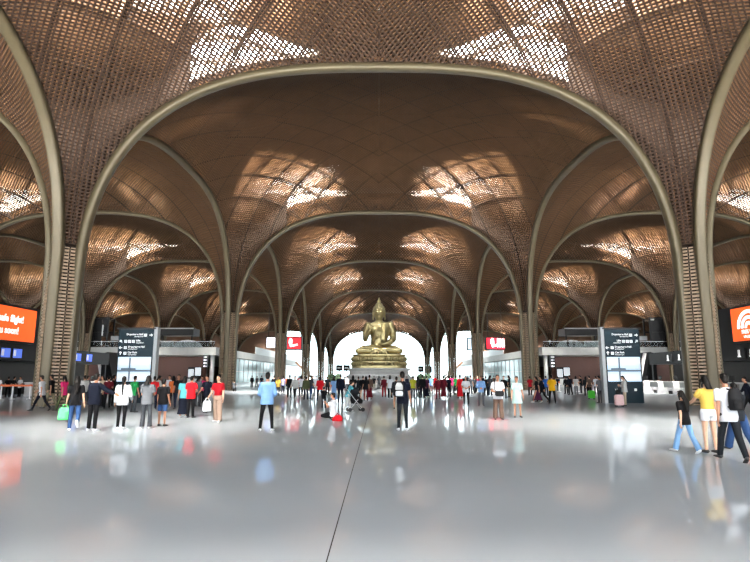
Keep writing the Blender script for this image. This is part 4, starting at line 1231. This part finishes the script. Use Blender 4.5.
def suitcase(x, y, c, label, h=0.62, rz=0.0):
    s = empty('suitcase', (x, y, 0), rz, label, 'suitcase')
    boxes('shell', cloth(c, 0.4), s, (-0.22, 0.22, -0.13, 0.13, 0.07, h), bevel=0.04)
    bm = bmesh.new()
    for i in (-0.12, -0.04, 0.04, 0.12): add_box(bm, i - 0.012, i + 0.012, -0.142, 0.142, 0.12, h - 0.06)
    child('shell_ribs', bm, cloth(c, 0.4), s)
    bm = bmesh.new(); add_bar(bm, (-0.09, 0.05, h - 0.02), (-0.09, 0.05, h + 0.36), 0.02); add_bar(bm, (0.09, 0.05, h - 0.02), (0.09, 0.05, h + 0.36), 0.02); add_bar(bm, (-0.11, 0.05, h + 0.36), (0.11, 0.05, h + 0.36), 0.035); child('handle', bm, M_dark, s)
    for a in (-0.17, 0.17):
        for b in (-0.09, 0.09):
            bm = bmesh.new(); add_cone(bm, (a - 0.02, b, 0.04), (a + 0.02, b, 0.04), 0.04, 0.04, 12); child('wheel', bm, M_dark, s)
    return s

# --- the family walking past on the right
person(684, 12.3, 1.30, 20, 'walk', 'tee', 'black', 'flare', 'lightdenim', 'long', 'girl in black top and light blue flared jeans with long black hair', shoes='white', skin='fair')
person(708, 12.3, 1.59, 8, 'reach', 'puff_crop', 'yellow', 'shorts', 'white', 'bob', 'woman in yellow puff-sleeve top and white shorts walking beside the girl in black', shoes='black', skin='fair')
pm = person(729, 11.1, 1.66, -6, 'walk', 'tee', 'white', 'trousers', 'charcoal', 'short', 'man in white polo and dark grey trousers wearing a black backpack')
backpack(pm, 'walk', 'black backpack worn by the man in the white polo', C['black'], 1.66)
bpy.data.objects['backpack'].location.x += 0.07; bpy.data.objects['backpack'].scale = (0.84, 0.9, 0.9)
person(738, 12.6, 1.50, 0, 'stride', 'tee', 'charcoal', 'wide', 'denim', 'short', 'person in wide blue jeans almost hidden behind the man with the black backpack')
person(748, 22.5, 1.62, 70, 'stride', 'long', 'navy', 'trousers', 'black', 'short', 'man in dark clothes striding in at the right edge of the photo')
# --- middle of the floor
pb = person(402.5, 16.4, 1.72, 0, 'stand', 'tee', 'navy', 'slim', 'charcoal', 'short', 'man in navy T-shirt and grey jeans standing alone, back turned to the camera', shoes='white')
backpack(pb, 'stand', 'black and white backpack on the back of the man in the navy T-shirt', C['black'], 1.72)
o = bpy.data.objects['backpack.001']
o.location.x -= 0.11
bm = bmesh.new(); loft(bm, [((0, -0.11, -0.02), 0.115, 0.03), ((0, -0.108, 0.1), 0.11, 0.03), ((0, -0.09, 0.19), 0.06, 0.022)], 16); link('pale_panel', remesh(bm, 'pale_panel', 0.012, 1), cloth(C['offwhite'], 0.6), o)
bm = bmesh.new(); loft(bm, [((0, -0.135, -0.2), 0.11, 0.02), ((0, -0.145, -0.1), 0.115, 0.02), ((0, -0.13, -0.05), 0.1, 0.018)], 16); link('pale_pocket', remesh(bm, 'pale_pocket', 0.012, 1), cloth(C['white'], 0.6), o)
person(267, 16.2, 1.70, 5, 'stand_wide', 'long_loose', 'sky', 'slim', 'black', 'short', 'man in light blue shirt and black trousers with white shoes, back turned, feet apart', shoes='white')
kn = person(333, 20.0, 1.55, 80, 'kneel', 'tee_loose', 'white', 'trousers', 'black', 'short', 'boy in white T-shirt kneeling on the floor with raised hands')
rb = empty('red_bag', (floor_x(337.5, 20.8), 20.8, 0), 0.3, 'soft red bag lying on the floor behind the kneeling boy', 'bag')
bm = bmesh.new(); loft(bm, [((0, 0, 0.0), 0.17, 0.13), ((0, 0, 0.05), 0.2, 0.16), ((0.02, 0, 0.15), 0.16, 0.12), ((0.03, 0, 0.21), 0.08, 0.06)], 16)
link('bag', remesh(bm, 'bag', 0.014, 2), cloth(C['red']), rb); bm = bmesh.new(); tube(bm, [(-0.08, 0, 0.18), (0, 0.02, 0.27), (0.1, 0, 0.2)], [0.014] * 3, 8); link('strap', bm_mesh(bm, 'strap', True), cloth(C['darkred']), rb)
person(324, 27.5, 1.05, -10, 'photo', 'tee', 'black', 'trousers', 'darkgrey', 'short', 'small child in black with raised arms in front of the kneeling boy')
# --- group on the left
person(42, 25.5, 1.68, 90, 'stride', 'tee', 'white', 'slim', 'navy', 'short', 'man in white T-shirt and dark trousers striding past the left column')
person(51.5, 27.2, 1.68, 88, 'walk', 'tee', 'black', 'trousers', 'khaki', 'short', 'man in black T-shirt and khaki trousers just right of the striding man in white')
person(64, 25.2, 1.62, 80, 'walk', 'tee', 'pink', 'trousers', 'olive', 'bob', 'woman in magenta top and olive trousers in front of the left column')
pw = person(75.5, 16.4, 1.60, 25, 'kick', 'tee', 'black', 'trousers', 'denim', 'long', 'woman in black T-shirt and blue jeans walking with one heel raised', shoes='white', skin='fair')
hp_ = hand_point(pw, 'kick', 'L', 1.6); carried_bag('plastic_bag', hp_, 0.36, 0.36, srgb(90, 215, 120), 'light green plastic bag carried by the woman in black T-shirt and jeans', 'bag', 0.5, 0.24)
person(94, 16.3, 1.66, -15, 'point', 'long_loose', 'navy', 'trousers', 'black', 'short', 'person in navy hooded jacket reaching one arm to the right', shoes='white')
person(122.5, 16.8, 1.58, 12, 'bag', 'long_loose', 'white', 'slim', 'black', 'pony', 'woman in loose white blouse and black trousers with long black ponytail', shoes='white', skin='fair')
person(147, 17.0, 1.60, 0, 'arms_fold', 'tee_loose', 'grey', 'flare', 'darkgrey', 'bob', 'woman in grey patterned top and long grey trousers, back turned', shoes='white')
person(163, 17.8, 1.50, -8, 'stand', 'tee_loose', 'black', 'bermuda', 'denim', 'short', 'boy in black T-shirt and knee-length denim shorts, back turned')
person(184, 21.4, 1.58, 5, 'stand', 'tee', 'teal', 'maxi', 'navy', 'bob', 'woman in teal top and long navy skirt beside the man in red', shoes='white')
person(191, 21.3, 1.60, -12, 'hold', 'tee_loose', 'red', 'trousers', 'black', 'short', 'man in red T-shirt and black trousers, back turned')
person(207, 24.0, 1.64, 165, 'walk', 'tee', 'navy', 'trousers', 'black', 'short', 'man in navy T-shirt walking towards the camera behind the man in red')
pr = person(218, 19.3, 1.62, 170, 'bag', 'tee_crop', 'darkred', 'wide', 'taupe', 'bun', 'woman in dark red top and wide taupe trousers walking with a white bag', shoes='white', skin='fair')
hp_ = hand_point(pr, 'bag', 'R', 1.62); carried_bag('shopping_bag', hp_, 0.3, 0.36, C['white'], 'white shopping bag held by the woman in dark red top', 'bag', 0.4)
person(134, 24.5, 1.60, -20, 'stand', 'tee', 'green', 'trousers', 'darkgrey', 'short', 'person in green top in front of the left sign pylon')
for a in [
    (102, 28, 1.62, 150, 'stand', 'tee', 'beige', 'trousers', 'black', 'bob', 'person in beige shirt behind the navy hooded jacket, near the check-in counters'),
    (108, 27, 1.60, 30, 'phone', 'tee', 'maroon', 'trousers', 'black', 'short', 'person in maroon shirt looking down beside the person in beige shirt'),
    (113, 29, 1.64, -60, 'stand', 'long', 'black', 'trousers', 'black', 'bob', 'person in all black just left of the woman in white blouse'),
    (84, 30, 1.62, 40, 'stand', 'long', 'offwhite', 'trousers', 'darkgrey', 'short', 'person in off-white shirt half hidden by the navy hooded jacket'),
    (87, 34, 1.60, -20, 'arms_fold', 'tee', 'darkgrey', 'trousers', 'black', 'short', 'person in dark grey by the column, behind the woman with jeans'),
    (154, 27, 1.58, 20, 'stand', 'tee', 'red', 'trousers', 'darkdenim', 'short', 'person in red behind the woman in grey patterned top'),
    (158, 30, 1.62, -40, 'phone', 'long', 'offwhite', 'trousers', 'black', 'bob', 'person in off-white jacket behind the boy in denim shorts'),
    (169, 31, 1.64, 175, 'stand', 'tee', 'white', 'trousers', 'grey', 'short', 'man in white facing the camera behind the boy in denim shorts'),
    (173, 29, 1.60, 15, 'arms_fold', 'tee', 'orange', 'trousers', 'black', 'bob', 'person in orange top right behind the boy in denim shorts'),
    (178, 27, 1.66, 190, 'stand', 'tee', 'black', 'slim', 'darkdenim', 'short', 'man in black T-shirt and dark jeans behind the woman in teal'),
    (198, 29, 1.60, -20, 'phone', 'long', 'grey', 'trousers', 'darkgrey', 'bob', 'person in grey jacket just right of the man in red'),
    (202, 33, 1.58, 160, 'stand', 'tee', 'pink', 'trousers', 'black', 'short', 'person in pink shirt behind the man in navy T-shirt'),
]: person(*a)
person(234, 60, 1.6, 0, 'sit', 'tee', 'grey', 'trousers', 'darkgrey', 'short', 'person in grey sitting at the foot of the second left column', 'people sitting by the column', z=-0.1)
for i, (px, d, f, tc, bc, lab) in enumerate(((-2, 42, -150, 'white', 'black', 'seated person in white at the left edge behind the orange belt'), (8, 43, 30, 'black', 'black', 'person in black behind the orange belt, back turned'), (13.5, 43, -30, 'black', 'darkgrey', 'person in black beside the check-in clerk in white'), (20, 44, 160, 'white', 'black', 'check-in clerk in white shirt behind the orange belt'))):
    person(px, d, 1.55, f, 'hold', 'tee', tc, 'trousers', bc, 'short', lab, 'people at the left check-in')
# --- centre and right, facing or walking
person(498, 20.5, 1.64, 178, 'hold', 'tee_loose', 'white', 'wide', 'brown', 'short', 'man in white shirt and brown trousers holding a black bag, facing the camera')
J_ = bpy.data.objects[-1] if False else None
hb = empty('shoulder_bag', (floor_x(499.5, 21.3), 21.27, 0.86), 0.2, 'black shoulder bag held in front by the man in white shirt and brown trousers', 'bag')
bm = bmesh.new(); add_box(bm, -0.17, 0.17, -0.05, 0.05, 0, 0.2, bevel=0.03); child('bag', bm, cloth(C['black'], 0.5), hb)
bm = bmesh.new(); tube(bm, [(-0.15, 0.02, 0.18), (-0.17, 0.06, 0.38), (-0.1, 0.16, 0.62)], [0.014] * 3, 8); child('strap', bm, cloth(C['black'], 0.5), hb)
person(517, 21.5, 1.58, 176, 'stand', 'tee', 'pale_green', 'dress', 'pale_green', 'bun', 'woman in pale green knee-length dress facing the camera')
person(481, 29.5, 1.60, 172, 'hold', 'long', 'sky', 'trousers', 'grey', 'short', 'man in light blue shirt and grey trousers facing the camera, bag at his hip')
person(466, 30, 1.58, 170, 'hold', 'tee', 'white', 'slim', 'black', 'bob', 'woman in white top and slim black trousers beside the red dress')
person(460, 42, 1.66, 20, 'stand', 'long', 'red', 'maxi', 'red', 'bun', 'woman in long bright red dress by the third right column')
person(348, 25, 1.42, -75, 'push', 'tee', 'teal', 'trousers', 'offwhite', 'pony', 'woman in teal top and white trousers leaning over a dark stroller', shoes='white', skin='fair')
person(340.5, 33, 1.72, -10, 'stand', 'long_loose', 'navy', 'trousers', 'navy', 'short', 'tall man in navy jacket left of the woman with the stroller')
person(334, 35, 1.55, 15, 'stand', 'tee', 'sky', 'maxi', 'sky', 'bob', 'woman in long pale blue dress left of the tall man in navy')
st = empty('stroller', (floor_x(355, 26.4), 26.4, 0), -1.3, 'dark baby stroller pushed by the woman in teal top', 'stroller')
bm = bmesh.new(); loft(bm, [((0, 0.1, 0.35), 0.17, 0.25), ((0, 0.08, 0.5), 0.2, 0.3), ((0, -0.05, 0.75), 0.2, 0.14), ((0, -0.1, 0.95), 0.17, 0.1)], 16); link('seat', remesh(bm, 'seat', 0.02, 1), cloth(C['black']), st)
bm = bmesh.new(); add_ell(bm, (0, -0.02, 0.9), (0.21, 0.24, 0.2), 14); link('canopy', bm_mesh(bm, 'canopy', True), cloth(C['charcoal']), st)
for s in (-1, 1):
    bm = bmesh.new(); tube(bm, [(s * 0.22, 0.32, 0.1), (s * 0.2, -0.1, 0.6), (s * 0.2, -0.4, 1.0)], [0.015] * 3, 8); child('frame', bm, M_steel, st)
    bm = bmesh.new(); tube(bm, [(s * 0.2, -0.28, 0.1), (s * 0.2, 0.1, 0.55)], [0.015] * 2, 8); child('leg', bm, M_steel, st)
    for y in (-0.28, 0.32):
        bm = bmesh.new(); add_cone(bm, (s * 0.24 - 0.02, y, 0.09), (s * 0.24 + 0.02, y, 0.09), 0.09, 0.09, 16); child('wheel', bm, M_dark, st)
bm = bmesh.new(); add_bar(bm, (-0.2, -0.4, 1.0), (0.2, -0.4, 1.0), 0.03); child('handle', bm, M_dark, st)
py = person(552, 32, 1.66, -5, 'stand_wide', 'tee_loose', 'mustard', 'trousers', 'black', 'short', 'man in mustard yellow T-shirt and black trousers, back turned, right of the walking couple')
person(537, 33, 1.58, 85, 'walk', 'tee', 'black', 'maxi', 'plum', 'bob', 'woman in black top and long plum skirt walking left past the second right column', shoes='white')
person(542, 34, 1.66, 80, 'stride', 'long', 'navy', 'trousers', 'black', 'short', 'man in navy striding close behind the woman in the plum skirt')
person(600, 34.5 - 1.5, 1.62, 15, 'phone', 'tee', 'grey', 'trousers', 'darkgrey', 'short', 'man in grey T-shirt standing just left of the right sign pylon')
person(624.5, 29.5, 1.62, 75, 'phone', 'long_loose', 'offwhite', 'slim', 'beige', 'pony', 'woman in off-white blouse and beige trousers in front of the right sign pylon', skin='fair')
suitcase(floor_x(618.5, 30.5), 30.5, srgb(226, 190, 188), 'pale pink suitcase beside the woman in off-white blouse', 0.62)
carried_bag('handbag', Vector((floor_x(618.5, 30.5), 30.55, 1.0)), 0.3, 0.24, C['black'], 'black handbag standing on the pale pink suitcase', 'bag', 0.0, 0.2)
suitcase(floor_x(591, 40), 40.0, srgb(80, 190, 60), 'bright green suitcase left of the right sign pylon', 0.6)
# --- the crowd in front of the statue and further off
SIDEW = None
crowd = [
 # px, d, face, pose, top, colour, bottom, colour, hair, label
 (278, 47, 175, 'stand', 'tee', 'yellow', 'trousers', 'darkgrey', 'short', 'person in yellow top right behind the man in light blue shirt'),
 (274, 52, 10, 'stand', 'long', 'navy', 'trousers', 'black', 'short', 'person in navy just left of the yellow top'),
 (283, 55, -30, 'phone', 'tee', 'lavender', 'trousers', 'navy', 'bob', 'person in lavender top right of the yellow top'),
 (289.5, 43, 0, 'stand', 'long', 'black', 'trousers', 'black', 'short', 'person all in black left of the grey hooded top'),
 (295, 42, 170, 'walk', 'long_loose', 'offwhite', 'slim', 'black', 'short', 'person in pale grey hooded top and black trousers walking towards the camera'),
 (301, 45, 30, 'stand', 'tee', 'white', 'trousers', 'black', 'bob', 'person in white top left of the olive jacket'),
 (306, 37, 15, 'stand', 'long_loose', 'olive', 'trousers', 'darkdenim', 'short', 'person in olive jacket and dark jeans left of the red jacket'),
 (311, 40, -50, 'bag', 'tee', 'darkgrey', 'trousers', 'denim', 'short', 'person in dark grey T-shirt and jeans between olive and red jackets'),
 (320, 35.5, -5, 'stand_wide', 'long_loose', 'red', 'slim', 'darkdenim', 'bob', 'person in red jacket and dark jeans, back turned'),
 (316, 44, 165, 'stand', 'tee', 'white', 'trousers', 'grey', 'short', 'person in white behind the red jacket'),
 (327.5, 48, 0, 'stand', 'tee', 'charcoal', 'trousers', 'black', 'short', 'person in charcoal right of the red jacket'),
 (353, 40, 0, 'arms_fold', 'tee', 'black', 'trousers', 'black', 'bob', 'person in black behind the stroller, left of two'),
 (358.5, 42, 10, 'photo', 'tee', 'charcoal', 'trousers', 'black', 'short', 'person in charcoal raising a camera behind the stroller'),
 (363, 37, -8, 'stand_wide', 'long', 'black', 'shorts', 'darkgrey', 'short', 'person in black top and shorts right of the stroller'),
 (366, 36, 15, 'stand', 'tee', 'black', 'slim', 'maroon', 'bob', 'person in black top and maroon trousers right of the stroller'),
 (369.5, 40, 0, 'stand', 'long', 'brown', 'maxi', 'maroon', 'bun', 'woman in brown top and maroon skirt at the statue plinth'),
 (384, 44, 5, 'stand', 'long', 'maroon', 'slim', 'darkred', 'short', 'person in maroon outfit alone before the stone plinth'),
 (390, 41, -10, 'stand', 'tee', 'white', 'trousers', 'black', 'bob', 'person in white top left of the man with the backpack'),
 (396.5, 27, 0, 'stand', 'long_loose', 'charcoal', 'shorts', 'black', 'short', 'person in charcoal jacket half hidden by the man with the backpack'),
 (413, 41, 8, 'stand', 'tee', 'lime', 'trousers', 'darkgrey', 'short', 'person in yellow-green top right of the man with the backpack'),
 (418, 42, 20, 'phone', 'tee', 'charcoal', 'trousers', 'navy', 'bob', 'person in charcoal top right of the yellow-green top'),
 (422.5, 41, -5, 'stand', 'long', 'black', 'trousers', 'navy', 'short', 'tall person in black jacket left of the pale photographer'),
 (426.5, 42, -20, 'stand', 'tee', 'plum', 'maxi', 'navy', 'bun', 'woman in plum top and long navy skirt left of the pale photographer'),
 (431, 52, 0, 'photo', 'tee', 'sky', 'trousers', 'darkgrey', 'short', 'person in pale blue shirt taking a photograph right of the statue'),
 (438, 40, 10, 'stand', 'long', 'maroon', 'slim', 'maroon', 'short', 'person in maroon suit left of the long maroon dress'),
 (443.5, 39.5, -10, 'stand', 'long', 'maroon', 'maxi', 'maroon', 'bun', 'woman in long maroon dress by the fourth right column'),
 (449, 44, 30, 'stand', 'tee', 'navy', 'trousers', 'black', 'short', 'person in navy right of the long maroon dress'),
 (452, 52, 0, 'stand', 'tee', 'pink', 'trousers', 'darkgrey', 'bob', 'person in pink left of the bright red dress'),
 (456, 50, 0, 'stand', 'tee', 'green', 'trousers', 'black', 'short', 'person in green just left of the bright red dress'),
 (470.5, 50, -20, 'stand', 'tee', 'grey', 'trousers', 'darkgrey', 'short', 'person in grey right of the slim black trousers'),
 (474.5, 52, 160, 'walk', 'long', 'darkgrey', 'trousers', 'black', 'short', 'person in dark grey walking towards the camera by the third right column'),
 (477.5, 55, 175, 'walk', 'tee', 'maroon', 'trousers', 'black', 'bob', 'person in maroon top left of the man in light blue shirt'),
 (486, 47, 0, 'stand', 'long', 'black', 'trousers', 'black', 'short', 'person in black right behind the man in light blue shirt'),
 (490, 46, -40, 'phone', 'tee', 'darkgrey', 'trousers', 'darkdenim', 'bob', 'person in dark grey top left of the man in brown trousers'),
 (504, 38, 170, 'stand', 'long', 'black', 'trousers', 'darkgrey', 'short', 'person in black right behind the man in brown trousers'),
 (509, 44, 60, 'stand', 'tee', 'charcoal', 'trousers', 'khaki', 'bob', 'person in charcoal left of the pale green dress'),
 (530, 48, 0, 'stand', 'tee', 'darkred', 'trousers', 'black', 'short', 'person in dark red at the foot of the second right column'),
 (546, 45, -30, 'stand', 'tee', 'blue', 'trousers', 'darkgrey', 'short', 'person in blue between the walking couple and the mustard T-shirt'),
 (566, 52, 10, 'stand', 'long', 'black', 'trousers', 'black', 'short', 'person in black right of the pale support post, first of a queue'),
 (570, 49, 20, 'bag', 'long', 'navy', 'trousers', 'black', 'short', 'person in navy second in the queue right of the support post'),
 (576, 50, -30, 'stand', 'tee', 'offwhite', 'trousers', 'grey', 'bob', 'person in off-white third in the queue right of the support post'),
 (581, 52, 60, 'phone', 'tee', 'black', 'trousers', 'darkgrey', 'short', 'person in black beside the off-white queue member'),
 (586, 47, -10, 'stand', 'long', 'charcoal', 'trousers', 'black', 'bob', 'person in charcoal left above the green suitcase'),
 (589.5, 45, 15, 'stand', 'tee', 'brown', 'trousers', 'black', 'short', 'person in brown standing at the green suitcase'),
 (596, 50, 0, 'stand', 'tee', 'white', 'trousers', 'darkgrey', 'short', 'person in white right of the green suitcase'),
 (252, 78, 0, 'stand', 'long', 'black', 'trousers', 'black', 'short', 'distant person in black left of the teal glass wall, first of two'),
 (257, 80, 30, 'walk', 'tee', 'darkgrey', 'trousers', 'black', 'short', 'distant person in dark grey by the teal glass wall, second of two'),
 (261.5, 70, 0, 'stand', 'tee', 'navy', 'trousers', 'black', 'short', 'distant person in navy left of the man in light blue shirt'),
 (287, 66, 180, 'walk', 'tee', 'orange', 'trousers', 'darkgrey', 'short', 'distant person in orange at the third left column'),
 (299, 68, 0, 'stand', 'tee', 'darkred', 'trousers', 'navy', 'bob', 'distant person in dark red behind the white top'),
 (313, 70, 180, 'walk', 'tee', 'grey', 'trousers', 'black', 'short', 'distant person in grey by the fourth left column'),
 (347, 62, 0, 'stand', 'tee', 'white', 'trousers', 'darkgrey', 'short', 'distant person in white left before the stone plinth'),
 (374, 66, 0, 'stand', 'tee', 'black', 'trousers', 'khaki', 'short', 'distant person in black T-shirt close to the plinth'),
 (379, 69, 0, 'phone', 'tee', 'grey', 'trousers', 'black', 'bob', 'distant person in grey in the middle before the plinth'),
 (407, 66, 0, 'stand', 'long', 'navy', 'trousers', 'black', 'short', 'distant person in navy right before the stone plinth'),
 (435, 72, 0, 'stand', 'tee', 'red', 'trousers', 'black', 'short', 'distant person in red right of the planter'),
 (463, 78, 180, 'walk', 'long', 'black', 'trousers', 'black', 'short', 'distant person in black behind the bright red dress'),
 (468, 82, 0, 'stand', 'tee', 'plum', 'trousers', 'black', 'bob', 'distant person in plum behind the slim black trousers'),
 (483, 80, 0, 'walk', 'tee', 'navy', 'trousers', 'black', 'short', 'distant person in navy by the teal glass on the right'),
 (494, 76, 0, 'stand', 'tee', 'brown', 'trousers', 'black', 'short', 'distant person in brown by the teal glass on the right'),
 (558, 62, 0, 'stand', 'tee', 'navy', 'trousers', 'black', 'short', 'distant person in navy left of the pale support post'),
]
hts = [1.56, 1.62, 1.58, 1.66, 1.60, 1.64]
for i, (px, d, f, po, t, tc, b, bc, hr, lab) in enumerate(crowd):
    person(px, d, hts[i % 6], f, po, t, tc, b, bc, hr, lab, 'visitors in the crowd', 'white' if i % 4 == 1 else 'black', 'fair' if i % 3 == 1 else None)
# people upstairs behind the balustrades
for i, (px, tc, lab) in enumerate(((160, 'white', 'person in white on the left mezzanine, nearest the sign pylon'), (204, 'navy', 'person in navy on the left mezzanine, beside the arched counter'), (211, 'offwhite', 'person in off-white on the left mezzanine by the second column'), (550, 'white', 'person in white on the right mezzanine by the second column'), (556, 'black', 'person in black on the right mezzanine, second from the column'), (568, 'brown', 'person in brown on the right mezzanine left of the canopy'), (574, 'offwhite', 'person in off-white on the right mezzanine left of the canopy'))):
    person(px, 106.2, 1.62, 180 if i % 2 else 150, 'stand', 'tee', tc, 'trousers', 'black', 'short', lab, 'people on the mezzanines', x=(px - 379) / 562 * (106.2 * math.cos(PITCH) + 6 * math.sin(PITCH)), z=ZT)
